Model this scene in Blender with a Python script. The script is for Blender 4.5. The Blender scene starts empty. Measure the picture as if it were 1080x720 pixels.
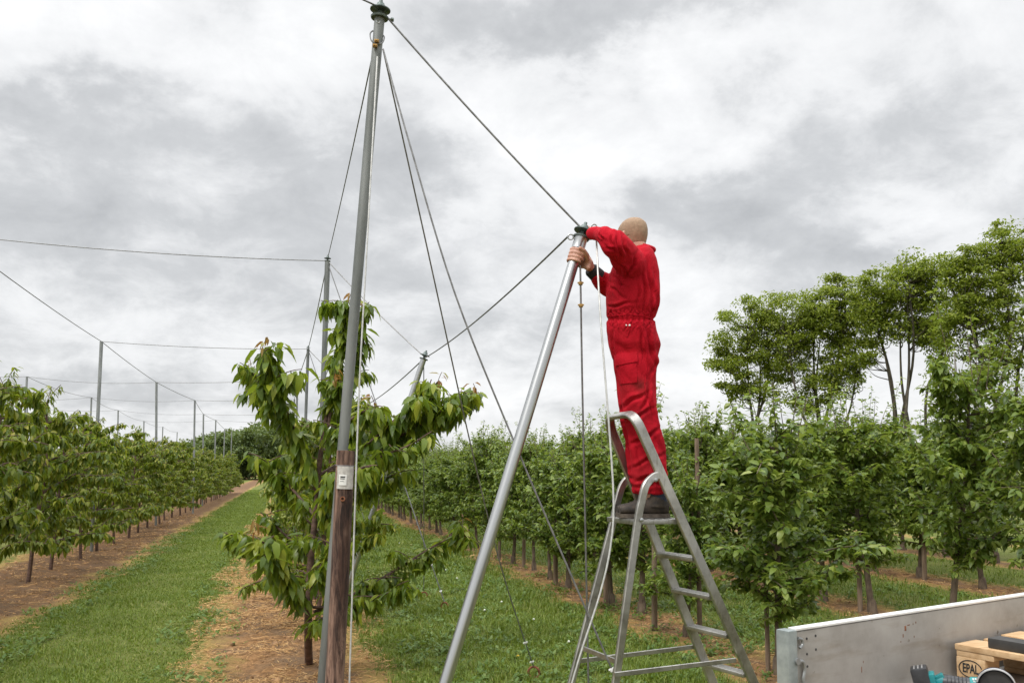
import bpy, bmesh, math, random
import numpy as np
from mathutils import Vector, Matrix, noise as mnoise
from mathutils.bvhtree import BVHTree

S = bpy.context.scene
COL = S.collection
rad = math.radians
random.seed(7)

# ------------------------------------------------------------------ camera
FPX, HOR, EYE = 900.0, 495.0, 1.70
PSI, TH = math.atan(240 / 900.0), rad(4.0)
SHIFT = (HOR - 360) - FPX * math.tan(TH)
R_ = np.array([math.cos(PSI), -math.sin(PSI), 0])
A_ = np.array([math.sin(PSI), math.cos(PSI), 0])
F_ = np.array([math.sin(PSI) * math.cos(TH), math.cos(PSI) * math.cos(TH), math.sin(TH)])
U_ = np.array([-math.sin(PSI) * math.sin(TH), -math.cos(PSI) * math.sin(TH), math.cos(TH)])
EYEP = np.array([0, 0, EYE])

def ray(px, py):
    return F_ + R_ * (px - 540) / FPX + U_ * (360 - py + SHIFT) / FPX
def P(px, py, d):
    """place on the sight line at horizontal distance d in front of the standing point"""
    v = ray(px, py)
    return EYEP + v * (d / v.dot(A_))
def G(px, py, z=0.0):
    v = ray(px, py)
    return EYEP + v * ((z - EYE) / v[2])
def plane_hit(px, py, o, n):
    v = ray(px, py)
    return EYEP + v * ((np.asarray(o) - EYEP).dot(n) / v.dot(n))
def CS(lat, dep, z):
    return R_ * lat + A_ * dep + np.array([0, 0, z])

cam = bpy.data.cameras.new('camera'); co = bpy.data.objects.new('camera', cam); COL.objects.link(co)
cam.sensor_width = 36; cam.lens = FPX / 1080 * 36; cam.shift_y = SHIFT / 1080
cam.clip_start = 0.05; cam.clip_end = 3000
co.matrix_world = Matrix(((R_[0], U_[0], -F_[0], 0), (R_[1], U_[1], -F_[1], 0), (R_[2], U_[2], -F_[2], EYE), (0, 0, 0, 1)))
S.camera = co

# ------------------------------------------------------------------ materials
def mat(name, build):
    m = bpy.data.materials.new(name); m.use_nodes = True
    nt = m.node_tree; b = nt.nodes['Principled BSDF']
    build(nt, b)
    return m
def node(nt, t, **kw):
    n = nt.nodes.new(t)
    for k, v in kw.items():
        if hasattr(n, k): setattr(n, k, v)
        else: n.inputs[k.replace('_', ' ')].default_value = v
    return n
def ramp(nt, fac, stops, interp='LINEAR'):
    r = nt.nodes.new('ShaderNodeValToRGB'); r.color_ramp.interpolation = interp
    e = r.color_ramp.elements
    while len(e) < len(stops): e.new(0.5)
    for i, (p, c) in enumerate(stops):
        e[i].position = p; e[i].color = (*c, 1) if len(c) == 3 else c
    nt.links.new(fac, r.inputs[0]); return r.outputs[0]
def noise_tex(nt, scale, detail=5, rough=.55, coord='Object', stretch=None, dist=0.0):
    tc = nt.nodes.new('ShaderNodeTexCoord'); src = tc.outputs[coord]
    if stretch:
        mp = nt.nodes.new('ShaderNodeMapping'); mp.inputs['Scale'].default_value = stretch
        nt.links.new(src, mp.inputs[0]); src = mp.outputs[0]
    n = nt.nodes.new('ShaderNodeTexNoise'); n.inputs['Scale'].default_value = scale
    n.inputs['Detail'].default_value = detail; n.inputs['Roughness'].default_value = rough; n.inputs['Distortion'].default_value = dist
    nt.links.new(src, n.inputs['Vector']); return n.outputs['Fac']
def bump(nt, b, h, strength=.3, dist=.01):
    n = nt.nodes.new('ShaderNodeBump'); n.inputs['Strength'].default_value = strength; n.inputs['Distance'].default_value = dist
    nt.links.new(h, n.inputs['Height']); nt.links.new(n.outputs[0], b.inputs['Normal'])
def mixc(nt, fac, a, b_, mode='MIX'):
    m = nt.nodes.new('ShaderNodeMix'); m.data_type = 'RGBA'; m.blend_type = mode
    for i, v in ((0, fac), (6, a), (7, b_)):
        if isinstance(v, (int, float)): m.inputs[i].default_value = v
        elif isinstance(v, tuple): m.inputs[i].default_value = (*v, 1)
        else: nt.links.new(v, m.inputs[i])
    return m.outputs[2]
def math_(nt, op, a, b_=None, c=None, clamp=False):
    m = nt.nodes.new('ShaderNodeMath'); m.operation = op; m.use_clamp = clamp
    for i, v in enumerate((a, b_, c)):
        if v is None: continue
        if isinstance(v, (int, float)): m.inputs[i].default_value = v
        else: nt.links.new(v, m.inputs[i])
    return m.outputs[0]

def noisy(name, c1, c2, scale=8, rough=.7, metal=0.0, bmp=.2, bdist=.004, stretch=None, lo=.35, hi=.65, detail=6, spec=.5):
    def f(nt, b):
        n = noise_tex(nt, scale, detail, .6, stretch=stretch)
        nt.links.new(ramp(nt, n, [(lo, c1), (hi, c2)]), b.inputs['Base Color'])
        b.inputs['Roughness'].default_value = rough; b.inputs['Metallic'].default_value = metal
        b.inputs['Specular IOR Level'].default_value = spec
        n2 = noise_tex(nt, scale * 4, 4, .6, stretch=stretch)
        bump(nt, b, n2, bmp, bdist)
    return mat(name, f)

def leafmat(name, stops, transl=.35, rough=.42, trc=(.32, .42, .03), spec=.33):
    def f(nt, b):
        geo = nt.nodes.new('ShaderNodeNewGeometry')
        n = noise_tex(nt, 1.3, 2, .5)
        v = math_(nt, 'ADD', math_(nt, 'MULTIPLY', geo.outputs['Random Per Island'], .72), math_(nt, 'MULTIPLY', n, .28))
        c = ramp(nt, v, stops)
        nt.links.new(c, b.inputs['Base Color']); b.inputs['Roughness'].default_value = rough
        b.inputs['Specular IOR Level'].default_value = spec
        t = nt.nodes.new('ShaderNodeBsdfTranslucent')
        nt.links.new(mixc(nt, .6, c, trc), t.inputs['Color'])
        mx = nt.nodes.new('ShaderNodeMixShader'); mx.inputs[0].default_value = transl
        nt.links.new(b.outputs[0], mx.inputs[1]); nt.links.new(t.outputs[0], mx.inputs[2])
        nt.links.new(mx.outputs[0], nt.nodes['Material Output'].inputs['Surface'])
    return mat(name, f)

M = {}
M['cherry_leaf'] = leafmat('cherry_leaf', [(.06, (.044, .082, .011)), (.38, (.105, .168, .017)), (.70, (.195, .255, .024)), (.97, (.38, .38, .036))], .42, .34)
M['cherry_leaf_row'] = leafmat('cherry_leaf_row', [(.06, (.038, .070, .010)), (.38, (.108, .162, .016)), (.70, (.215, .250, .024)), (.97, (.40, .33, .042))], .42, .42)
M['young_leaf'] = leafmat('young_leaf', [(.1, (.17, .075, .025)), (.5, (.25, .17, .04)), (.95, (.24, .27, .045))], .35, .4, (.5, .2, .05))
M['apple_leaf'] = leafmat('apple_leaf', [(.06, (.040, .078, .016)), (.38, (.112, .178, .030)), (.70, (.185, .255, .048)), (.97, (.34, .38, .095))], .42, .36, (.30, .38, .04))
M['ash_leaf'] = leafmat('ash_leaf', [(.06, (.080, .120, .018)), (.45, (.185, .235, .030)), (.95, (.34, .37, .055))], .42, .5)
M['wood_leaf'] = leafmat('wood_leaf', [(.1, (.085, .125, .045)), (.5, (.11, .155, .055)), (.95, (.16, .19, .07))], .2, .6)  # greyed green, narrow range: slight distance haze put into the leaf colour
M['grass'] = leafmat('grass_blade', [(.06, (.058, .098, .012)), (.42, (.115, .175, .020)), (.75, (.18, .230, .034)), (.97, (.36, .33, .11))], .25, .5)
M['straw'] = leafmat('straw_blade', [(.1, (.26, .13, .045)), (.5, (.46, .26, .095)), (.95, (.62, .42, .19))], .15, .7, (.5, .3, .1))
M['weed'] = leafmat('weed_leaf', [(.1, (.05, .10, .02)), (.5, (.09, .16, .03)), (.95, (.18, .24, .06))], .3, .5)
M['bark_cherry'] = noisy('bark_cherry', (.055, .030, .020), (.15, .085, .06), 14, .75, 0, .5, .008, (1, 1, 2.5))
M['bark_apple'] = noisy('bark_apple', (.06, .042, .030), (.17, .125, .085), 18, .85, 0, .6, .008, (1, 1, .4))
M['bark_ash'] = noisy('bark_ash', (.035, .030, .022), (.085, .07, .05), 6, .9, 0, .5, .02, (1, 1, .3))
M['dead_wood'] = noisy('dead_wood', (.13, .11, .09), (.23, .20, .17), 6, .9)
M['twig_green'] = noisy('twig_green', (.10, .10, .03), (.16, .13, .05), 20, .6)
M['galv'] = noisy('galvanised_steel', (.22, .23, .23), (.36, .37, .37), 9, .42, .75, .08, .002, (1, 1, .3))
M['galv_dull'] = noisy('dull_galvanised_steel', (.13, .14, .135), (.25, .26, .255), 7, .55, .5, .1, .002, (1, 1, .2))
M['galv_bright'] = noisy('bright_galvanised_steel', (.44, .45, .45), (.50, .51, .51), 3, .30, .95, .06, .002, (1, 1, .25))
M['cast'] = noisy('cast_fitting', (.07, .09, .085), (.17, .20, .19), 40, .5, .7, .2, .002)
M['wire'] = noisy('wire_steel', (.13, .13, .13), (.24, .24, .24), 30, .5, .6, 0)
M['cable'] = noisy('pale_cable', (.42, .42, .41), (.58, .58, .57), 30, .45, .3, 0)
M['rust'] = noisy('rust', (.10, .035, .016), (.26, .10, .045), 40, .9, .1, .6, .004)
M['brass'] = noisy('brass_clip', (.30, .17, .05), (.45, .28, .10), 40, .4, .8, 0)
M['white_plastic'] = noisy('white_plastic', (.62, .62, .60), (.8, .8, .78), 20, .4, 0, 0)
M['clear_plastic'] = noisy('plastic_sleeve', (.38, .36, .34), (.55, .53, .50), 60, .18, 0, .4, .003)
M['black_ink'] = noisy('black_ink', (.015, .015, .015), (.03, .03, .03), 30, .5, 0, 0)
M['post_wood'] = None
def _post(nt, b):
    n = noise_tex(nt, 34, 10, .72, stretch=(1, 1, .11), dist=1.0)
    n2 = noise_tex(nt, 5, 5, .6, stretch=(1, 1, .35))
    c = ramp(nt, n, [(.36, (.022, .012, .009)), (.45, (.11, .062, .045)), (.56, (.27, .165, .12)), (.70, (.42, .30, .235))])
    d = ramp(nt, n2, [(.40, (.22, .17, .15)), (.60, (1.0, 1.0, 1.0))])
    nt.links.new(mixc(nt, 1.0, c, d, 'MULTIPLY'), b.inputs['Base Color'])
    b.inputs['Roughness'].default_value = .88
    bump(nt, b, n, .9, .012)
M['post_wood'] = mat('weathered_post_wood', _post)
M['stake_wood'] = noisy('stake_wood', (.11, .075, .05), (.25, .18, .125), 16, .9, 0, .6, .006, (1, 1, .12))
def _alu(nt, b):
    n = noise_tex(nt, 5, 6, .7); sc = noise_tex(nt, 60, 4, .7, stretch=(1, 1, .2))
    c = ramp(nt, n, [(.3, (.26, .25, .235)), (.5, (.42, .41, .385)), (.7, (.54, .53, .50))])
    d = ramp(nt, sc, [(.30, (.55, .53, .50)), (.45, (1, 1, 1))])
    nt.links.new(mixc(nt, .8, c, d, 'MULTIPLY'), b.inputs['Base Color'])
    b.inputs['Metallic'].default_value = .92
    nt.links.new(math_(nt, 'ADD', .27, math_(nt, 'MULTIPLY', n, .3)), b.inputs['Roughness'])
    bump(nt, b, sc, .08, .001)
M['alu'] = mat('worn_aluminium', _alu)
M['rubber'] = noisy('black_rubber', (.016, .016, .017), (.035, .035, .036), 20, .7, 0, .2, .002)
M['trailer_floor'] = noisy('trailer_floor_ply', (.16, .125, .095), (.27, .23, .19), 5, .7, 0, .3, .002, lo=.3, hi=.7)
def _board(nt, b):
    n = noise_tex(nt, 3.0, 8, .65); n2 = noise_tex(nt, 9, 6, .6, stretch=(.35, .35, 2.0)); sp = noise_tex(nt, 26, 3, .5)
    c = ramp(nt, n, [(.32, (.21, .195, .175)), (.5, (.30, .283, .260)), (.68, (.36, .345, .32))])
    d = ramp(nt, n2, [(.28, (.74, .68, .60)), (.48, (1, 1, 1))])
    e = ramp(nt, sp, [(.245, (.30, .20, .11)), (.285, (1, 1, 1))])
    c = mixc(nt, .8, c, d, 'MULTIPLY'); c = mixc(nt, .75, c, e, 'MULTIPLY')
    nt.links.new(c, b.inputs['Base Color']); b.inputs['Metallic'].default_value = .25; b.inputs['Roughness'].default_value = .5
    bump(nt, b, n2, .06, .002)
M['trailer_board'] = mat('aluminium_sideboard', _board)
M['trailer_rim'] = noisy('sideboard_rim', (.62, .62, .61), (.78, .78, .77), 6, .4, .2, .02)
M['trailer_post'] = noisy('galvanised_corner_post', (.20, .23, .225), (.38, .41, .40), 10, .5, .45, .15, .002)
M['dark_steel'] = noisy('dark_steel', (.03, .03, .03), (.07, .068, .065), 10, .6, .5, .1)
def _pallet(nt, b):
    n = noise_tex(nt, 9, 8, .6, stretch=(.5, 3.2, 4.0), dist=.8); n2 = noise_tex(nt, 2.4, 4, .5)
    c = ramp(nt, n, [(.3, (.42, .26, .125)), (.5, (.55, .37, .20)), (.7, (.63, .45, .265))])
    d = ramp(nt, n2, [(.32, (.72, .66, .60)), (.6, (1, 1, 1))])
    nt.links.new(mixc(nt, .8, c, d, 'MULTIPLY'), b.inputs['Base Color']); b.inputs['Roughness'].default_value = .75
    bump(nt, b, n, .2, .003)
M['pallet'] = mat('pallet_pine', _pallet)
M['tool_black'] = noisy('tool_black', (.016, .017, .019), (.035, .036, .04), 30, .4, 0, .1)
M['tool_teal'] = noisy('tool_teal', (.008, .16, .17), (.012, .23, .24), 20, .35, 0, .03)
M['tool_silver'] = noisy('tool_silver', (.42, .42, .42), (.58, .58, .58), 20, .35, .7, .05)
M['tool_guard'] = noisy('tool_guard', (.018, .022, .04), (.04, .045, .07), 20, .4, .3, .05)
M['fruit'] = noisy('unripe_cherry', (.22, .28, .05), (.36, .38, .10), 10, .35, 0, 0)
M['yellow'] = noisy('dandelion_yellow', (.75, .38, .01), (.85, .5, .02), 60, .7, 0, .4)
M['clover'] = noisy('clover_white', (.6, .62, .52), (.8, .8, .72), 60, .8, 0, .4)

# coverall fabric: red cotton with dirt where knees and pockets rub, and soft creases
def _cover(nt, b):
    n = noise_tex(nt, 5, 6, .6); st = noise_tex(nt, 3.2, 5, .65)
    cr = noise_tex(nt, 9, 5, .6, stretch=(1.0, 1.0, .45), dist=1.2)
    w = noise_tex(nt, 320, 2, .5)
    c = ramp(nt, n, [(.25, (.28, .004, .011)), (.55, (.41, .007, .018)), (.8, (.48, .014, .026))])
    d = ramp(nt, st, [(.30, (.40, .34, .36)), (.42, (1, 1, 1))])
    c = mixc(nt, .7, c, d, 'MULTIPLY'); da = nt.nodes.new('ShaderNodeAttribute'); da.attribute_name = 'dirt'
    nt.links.new(mixc(nt, math_(nt, 'MULTIPLY', da.outputs['Fac'], math_(nt, 'ADD', .35, math_(nt, 'MULTIPLY', st, .9)), clamp=True), c, (.10, .018, .016)), b.inputs['Base Color'])
    b.inputs['Roughness'].default_value = .85; b.inputs['Specular IOR Level'].default_value = .1
    b.inputs['Sheen Weight'].default_value = .0
    h = math_(nt, 'ADD', math_(nt, 'MULTIPLY', cr, 1.0), math_(nt, 'MULTIPLY', w, .05))
    bump(nt, b, h, .55, .03)
M['coverall'] = mat('red_cotton', _cover)
def _skin(nt, b):
    n = noise_tex(nt, 22, 5, .6)
    nt.links.new(ramp(nt, n, [(.3, (.36, .17, .115)), (.7, (.52, .28, .20))]), b.inputs['Base Color'])
    b.inputs['Roughness'].default_value = .5; b.inputs['Subsurface Weight'].default_value = .08
    b.inputs['Subsurface Radius'].default_value = (.01, .004, .002)
    bump(nt, b, noise_tex(nt, 120, 3, .6), .15, .002)
M['skin'] = mat('skin', _skin)
def _hair(nt, b):
    n = noise_tex(nt, 60, 5, .7); n2 = noise_tex(nt, 6, 3, .5)
    c = ramp(nt, n, [(.3, (.21, .145, .088)), (.7, (.37, .265, .175))])
    geo = nt.nodes.new('ShaderNodeNewGeometry'); ri = ramp(nt, geo.outputs['Random Per Island'], [(.0, (.55, .52, .50)), (1.0, (1.35, 1.32, 1.28))])
    c = mixc(nt, math_(nt, 'MULTIPLY', n2, .6), c, (.36, .23, .16)); nt.links.new(mixc(nt, 1.0, c, ri, 'MULTIPLY'), b.inputs['Base Color'])
    b.inputs['Roughness'].default_value = .8
    bump(nt, b, noise_tex(nt, 260, 3, .7), .7, .003)
M['hair'] = mat('cropped_hair', _hair)
M['knit'] = noisy('black_knit', (.008, .008, .010), (.022, .022, .025), 80, .9, 0, .5, .003)
M['boot'] = noisy('muddy_boot', (.014, .011, .009), (.055, .040, .028), 24, .8, 0, .5, .004)
M['boot_sole'] = noisy('boot_sole', (.045, .035, .027), (.11, .088, .068), 30, .9, 0, .5, .004)
M['sock'] = noisy('navy_sock', (.012, .018, .035), (.03, .04, .07), 60, .9, 0, .4, .003)
M['snap'] = noisy('snap_metal', (.7, .7, .7), (.85, .85, .85), 10, .3, .3, 0)
M['eye'] = noisy('eye_white', (.7, .68, .66), (.8, .78, .76), 10, .3, 0, 0)

# ------------------------------------------------------------------ mesh helpers
def mesh_np(name, V, FS, smooth=True, sharp=None):
    """V (n,3); FS a list of (m,k) index arrays"""
    me = bpy.data.meshes.new(name)
    V = np.asarray(V, dtype=np.float32)
    FS = [np.asarray(f, dtype=np.int32) for f in FS if len(f)]
    me.vertices.add(len(V)); me.vertices.foreach_set('co', V.ravel())
    nl = sum(f.size for f in FS); npoly = sum(len(f) for f in FS)
    me.loops.add(nl); me.polygons.add(npoly)
    me.loops.foreach_set('vertex_index', np.concatenate([f.ravel() for f in FS]))
    tot = np.concatenate([np.full(len(f), f.shape[1], np.int32) for f in FS])
    st = np.concatenate([[0], np.cumsum(tot)[:-1]]).astype(np.int32)
    me.polygons.foreach_set('loop_start', st)
    me.update(calc_edges=True)
    me.polygons.foreach_set('use_smooth', np.full(npoly, smooth, bool))
    if sharp is not None: me.set_sharp_from_angle(angle=rad(sharp))
    me.validate()
    return me

class MB:
    def __init__(s): s.V = []; s.F = {}; s.n = 0
    def add(s, V, faces):
        V = np.asarray(V, float).reshape(-1, 3)
        for f in faces: s.F.setdefault(len(f), []).append([i + s.n for i in f])
        s.V.append(V); s.n += len(V); return s
    def tube(s, pts, r, n=10, cap=True, sq=(1, 1)):
        pts = [np.asarray(p, float) for p in pts]; k = len(pts)
        rs = r if hasattr(r, '__len__') else [r] * k
        T = []
        for i in range(k):
            t = pts[min(i + 1, k - 1)] - pts[max(i - 1, 0)]; T.append(t / (np.linalg.norm(t) + 1e-12))
        a = np.array([0, 0, 1.]) if abs(T[0][2]) < .9 else np.array([1., 0, 0])
        N = np.cross(T[0], a); N /= np.linalg.norm(N)
        V = []
        ang = np.arange(n) * 2 * math.pi / n
        for i in range(k):
            N = N - T[i] * N.dot(T[i]); N /= np.linalg.norm(N) + 1e-12
            B = np.cross(T[i], N)
            V.append(pts[i] + rs[i] * (np.outer(np.cos(ang) * sq[0], N) + np.outer(np.sin(ang) * sq[1], B)))
        V = np.concatenate(V); F = []
        for i in range(k - 1):
            for j in range(n):
                j2 = (j + 1) % n
                F.append((i * n + j, i * n + j2, (i + 1) * n + j2, (i + 1) * n + j))
        if cap:
            F.append(tuple(range(n - 1, -1, -1))); F.append(tuple((k - 1) * n + j for j in range(n)))
        return s.add(V, F)
    def lathe(s, o, axis, prof, n=20, cap=True):
        """prof: (distance along axis, radius)"""
        axis = np.asarray(axis, float); axis /= np.linalg.norm(axis)
        a = np.array([0, 0, 1.]) if abs(axis[2]) < .9 else np.array([1., 0, 0])
        N = np.cross(axis, a); N /= np.linalg.norm(N); B = np.cross(axis, N)
        ang = np.arange(n) * 2 * math.pi / n; V = []
        for h, r in prof:
            V.append(np.asarray(o) + axis * h + r * (np.outer(np.cos(ang), N) + np.outer(np.sin(ang), B)))
        k = len(prof); F = []
        for i in range(k - 1):
            for j in range(n):
                j2 = (j + 1) % n
                F.append((i * n + j, i * n + j2, (i + 1) * n + j2, (i + 1) * n + j))
        if cap:
            F.append(tuple(range(n - 1, -1, -1))); F.append(tuple((k - 1) * n + j for j in range(n)))
        return s.add(np.concatenate(V), F)
    def torus(s, o, axis, R, r, n=24, m=8, arc=2 * math.pi, ref=None):
        axis = np.asarray(axis, float); axis /= np.linalg.norm(axis)
        a = np.array([0, 0, 1.]) if abs(axis[2]) < .9 else np.array([1., 0, 0])
        if ref is not None: a = np.cross(np.asarray(ref, float), axis)
        N = np.cross(axis, a); N /= np.linalg.norm(N); B = np.cross(axis, N)
        pts = [np.asarray(o) + R * (math.cos(t) * N + math.sin(t) * B) for t in np.linspace(0, arc, n)]
        return s.tube(pts, r, m)
    def box(s, o, ax, ay, az, ch=0.0):
        """box centred at o with half-extent vectors, chamfered by ch metres"""
        o, ax, ay, az = (np.asarray(v, float) for v in (o, ax, ay, az))
        bm = bmesh.new(); bmesh.ops.create_cube(bm, size=2)
        lx, ly, lz = (np.linalg.norm(v) for v in (ax, ay, az))
        for v in bm.verts: v.co = Vector((v.co.x * lx, v.co.y * ly, v.co.z * lz))
        if ch > 0: bmesh.ops.bevel(bm, geom=bm.edges[:], offset=min(ch, .45 * 2 * min(lx, ly, lz)), segments=2, profile=.6, affect='EDGES')
        bm.verts.index_update()
        V = np.array([v.co[:] for v in bm.verts]); F = [tuple(v.index for v in f.verts) for f in bm.faces]; bm.free()
        W = np.outer(V[:, 0], ax / lx) + np.outer(V[:, 1], ay / ly) + np.outer(V[:, 2], az / lz) + o
        return s.add(W, F)
    def rect_sweep(s, pts, hw, ht, wdir, ch=.004):
        """rounded rectangular profile: half width hw in the plane of the path, half thickness ht along wdir"""
        pts = [np.asarray(p, float) for p in pts]; k = len(pts)
        prof = []
        for sx, sy in ((1, 1), (-1, 1), (-1, -1), (1, -1)):
            c = [(sx * hw, sy * (ht - ch)), (sx * (hw - ch), sy * ht)]
            prof += c if sx * sy > 0 else c[::-1]
        n = len(prof); V = []
        for i in range(k):
            wd = np.asarray(wdir[i] if isinstance(wdir, list) else wdir, float)
            t = pts[min(i + 1, k - 1)] - pts[max(i - 1, 0)]; t /= np.linalg.norm(t)
            wd = wd - t * wd.dot(t); wd /= np.linalg.norm(wd); q = np.cross(wd, t)
            V += [pts[i] + a * q + b * wd for a, b in prof]
        F = []
        for i in range(k - 1):
            for j in range(n):
                j2 = (j + 1) % n
                F.append((i * n + j, i * n + j2, (i + 1) * n + j2, (i + 1) * n + j))
        F.append(tuple(range(n - 1, -1, -1))); F.append(tuple((k - 1) * n + j for j in range(n)))
        return s.add(np.array(V), F)
    def sphere(s, o, rx, ry=None, rz=None, n=12, m=8):
        ry = ry or rx; rz = rz or rx; V = [(0, 0, -1)]
        for i in range(1, m):
            p = -math.pi / 2 + math.pi * i / m
            V += [(math.cos(p) * math.cos(2 * math.pi * j / n), math.cos(p) * math.sin(2 * math.pi * j / n), math.sin(p)) for j in range(n)]
        V.append((0, 0, 1)); V = np.array(V) * (rx, ry, rz) + np.asarray(o); F = []
        for j in range(n):
            F.append((0, 1 + (j + 1) % n, 1 + j)); F.append((len(V) - 1, 1 + (m - 2) * n + j, 1 + (m - 2) * n + (j + 1) % n))
        for i in range(m - 2):
            for j in range(n):
                a = 1 + i * n; F.append((a + j, a + (j + 1) % n, a + n + (j + 1) % n, a + n + j))
        return s.add(V, F)
    def mesh(s, name, smooth=True, sharp=38):
        return mesh_np(name, np.concatenate(s.V), [np.array(f) for f in s.F.values()], smooth, sharp)
    def build(s, name, m, parent=None, smooth=True, sharp=38):
        return link(name, s.mesh(name, smooth, sharp), m, parent)

def link(name, me, m=None, parent=None):
    o = bpy.data.objects.new(name, me); COL.objects.link(o)
    if m is not None:
        me.materials.clear(); me.materials.append(m)
    if parent is not None: setpar(o, parent)
    return o
def setpar(o, parent):
    o.parent = parent
    o.matrix_parent_inverse = parent.matrix_basis.inverted()
def tag(o, label=None, cat=None, group=None, kind=None):
    if label: o['label'] = label
    if cat: o['category'] = cat
    if group: o['group'] = group
    if kind: o['kind'] = kind
    return o
def empty(name, loc, label, cat, group=None):
    o = bpy.data.objects.new(name, None); COL.objects.link(o); o.location = Vector(loc); o.empty_display_size = .2
    return tag(o, label, cat, group)
def copy_tree(o):
    """a thing and its parts, sharing mesh data"""
    c = o.copy(); COL.objects.link(c)
    for ch in o.children:
        d = ch.copy(); COL.objects.link(d); d.parent = c; d.matrix_parent_inverse = ch.matrix_parent_inverse.copy()
        for g in ch.children:
            e = g.copy(); COL.objects.link(e); e.parent = d; e.matrix_parent_inverse = g.matrix_parent_inverse.copy()
    return c
def nrm(v):
    v = np.asarray(v, float); return v / (np.linalg.norm(v, axis=-1, keepdims=True) + 1e-12)
def catmull(pts, n=8):
    pts = [np.asarray(p, float) for p in pts]; Q = [pts[0] * 2 - pts[1]] + pts + [pts[-1] * 2 - pts[-2]]; out = []
    for i in range(1, len(Q) - 2):
        p0, p1, p2, p3 = Q[i - 1:i + 3]
        for t in np.linspace(0, 1, n, endpoint=False):
            out.append(.5 * (2 * p1 + (p2 - p0) * t + (2 * p0 - 5 * p1 + 4 * p2 - p3) * t * t + (3 * p1 - p0 - 3 * p2 + p3) * t ** 3))
    out.append(pts[-1]); return np.array(out)

LEAF_T = np.array([0, .30, .30, .30, .68, .68, .68, 1.0])
LEAF_S = np.array([0, -.5, 0, .5, -.40, 0, .40, 0])
def leaves(pos, axis, up, L, W, droop=.25, fold=.16):
    """ovate leaves, each a folded, curled eight-point blade"""
    pos, axis, up = np.asarray(pos, float), nrm(axis), np.asarray(up, float); N = len(pos)
    L = np.broadcast_to(np.asarray(L, float), (N,)); W = np.broadcast_to(np.asarray(W, float), (N,))
    side = nrm(np.cross(axis, up)); up = np.cross(side, axis)
    droop = np.broadcast_to(np.asarray(droop, float), (N,))
    V = pos[:, None, :] + axis[:, None, :] * (LEAF_T[None, :, None] * L[:, None, None]) \
        + side[:, None, :] * (LEAF_S[None, :, None] * W[:, None, None]) \
        - up[:, None, :] * ((droop[:, None] * L[:, None] * LEAF_T[None, :] ** 2)[:, :, None]) \
        + up[:, None, :] * ((np.abs(LEAF_S)[None, :] * 2 * fold * W[:, None])[:, :, None])
    b = (np.arange(N) * 8)[:, None]
    tri = np.concatenate([b + np.array([[0, 2, 1]]), b + np.array([[0, 3, 2]]), b + np.array([[4, 5, 7]]), b + np.array([[5, 6, 7]])])
    quad = np.concatenate([b + np.array([[1, 2, 5, 4]]), b + np.array([[2, 3, 6, 5]])])
    return V.reshape(-1, 3), tri, quad
def leaf_mesh(name, parts):
    V = []; T = []; Q = []; n = 0
    for v, t, q in parts:
        V.append(v); T.append(t + n); Q.append(q + n); n += len(v)
    return mesh_np(name, np.concatenate(V), [np.concatenate(T), np.concatenate(Q)], True)
def evaluated(o):
    dg = bpy.context.evaluated_depsgraph_get()
    return bpy.data.meshes.new_from_object(o.evaluated_get(dg))
def remesh(me, voxel, smooth=2, fac=.5):
    o = bpy.data.objects.new('tmp', me); COL.objects.link(o)
    md = o.modifiers.new('r', 'REMESH'); md.mode = 'VOXEL'; md.voxel_size = voxel; md.use_smooth_shade = True
    if smooth:
        sm = o.modifiers.new('s', 'SMOOTH'); sm.iterations = smooth; sm.factor = fac
    bpy.context.view_layer.update()
    out = evaluated(o); bpy.data.objects.remove(o); bpy.data.meshes.remove(me)
    return out
# ------------------------------------------------------------------ render settings, sky, sun
S.render.engine = 'CYCLES'
S.cycles.use_denoising = True
S.cycles.max_bounces = 8; S.cycles.transmission_bounces = 4; S.cycles.diffuse_bounces = 4
S.view_settings.view_transform = 'Standard'; S.view_settings.look = 'None'; S.view_settings.gamma = 1.0
S.view_settings.exposure = 0.34
SUN_EL, SUN_AZ = rad(52), rad(-125)       # azimuth from +Y towards +X: the bright part of the cloud, behind and left of the standing point
w = bpy.data.worlds.new('World'); S.world = w; w.use_nodes = True
nt = w.node_tree; bg = nt.nodes['Background']
sky = nt.nodes.new('ShaderNodeTexSky'); sky.sky_type = 'NISHITA'; sky.sun_disc = False
sky.sun_elevation = SUN_EL; sky.sun_rotation = SUN_AZ; sky.dust_density = 3.0
tc = nt.nodes.new('ShaderNodeTexCoord'); sep = nt.nodes.new('ShaderNodeSeparateXYZ'); nt.links.new(tc.outputs['Generated'], sep.inputs[0])
ZOFF = .42
den = math_(nt, 'ADD', math_(nt, 'MAXIMUM', sep.outputs[2], 0.0), ZOFF)
cx = math_(nt, 'DIVIDE', sep.outputs[0], den); cy = math_(nt, 'DIVIDE', sep.outputs[1], den)
cmb = nt.nodes.new('ShaderNodeCombineXYZ'); nt.links.new(cx, cmb.inputs[0]); nt.links.new(cy, cmb.inputs[1])
def cnoise(scale, detail, rough, off, dist=.0):
    mp = nt.nodes.new('ShaderNodeMapping'); mp.inputs['Location'].default_value = off
    nt.links.new(cmb.outputs[0], mp.inputs[0])
    n = nt.nodes.new('ShaderNodeTexNoise'); n.inputs['Scale'].default_value = scale; n.inputs['Detail'].default_value = detail
    n.inputs['Roughness'].default_value = rough; n.inputs['Distortion'].default_value = dist
    nt.links.new(mp.outputs[0], n.inputs['Vector']); return n
n1 = cnoise(2.3, 9, .56, (3.1, 7.7, 0), .25)
n2 = cnoise(6.5, 9, .64, (11.3, 2.2, 4.0), .3)
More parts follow.
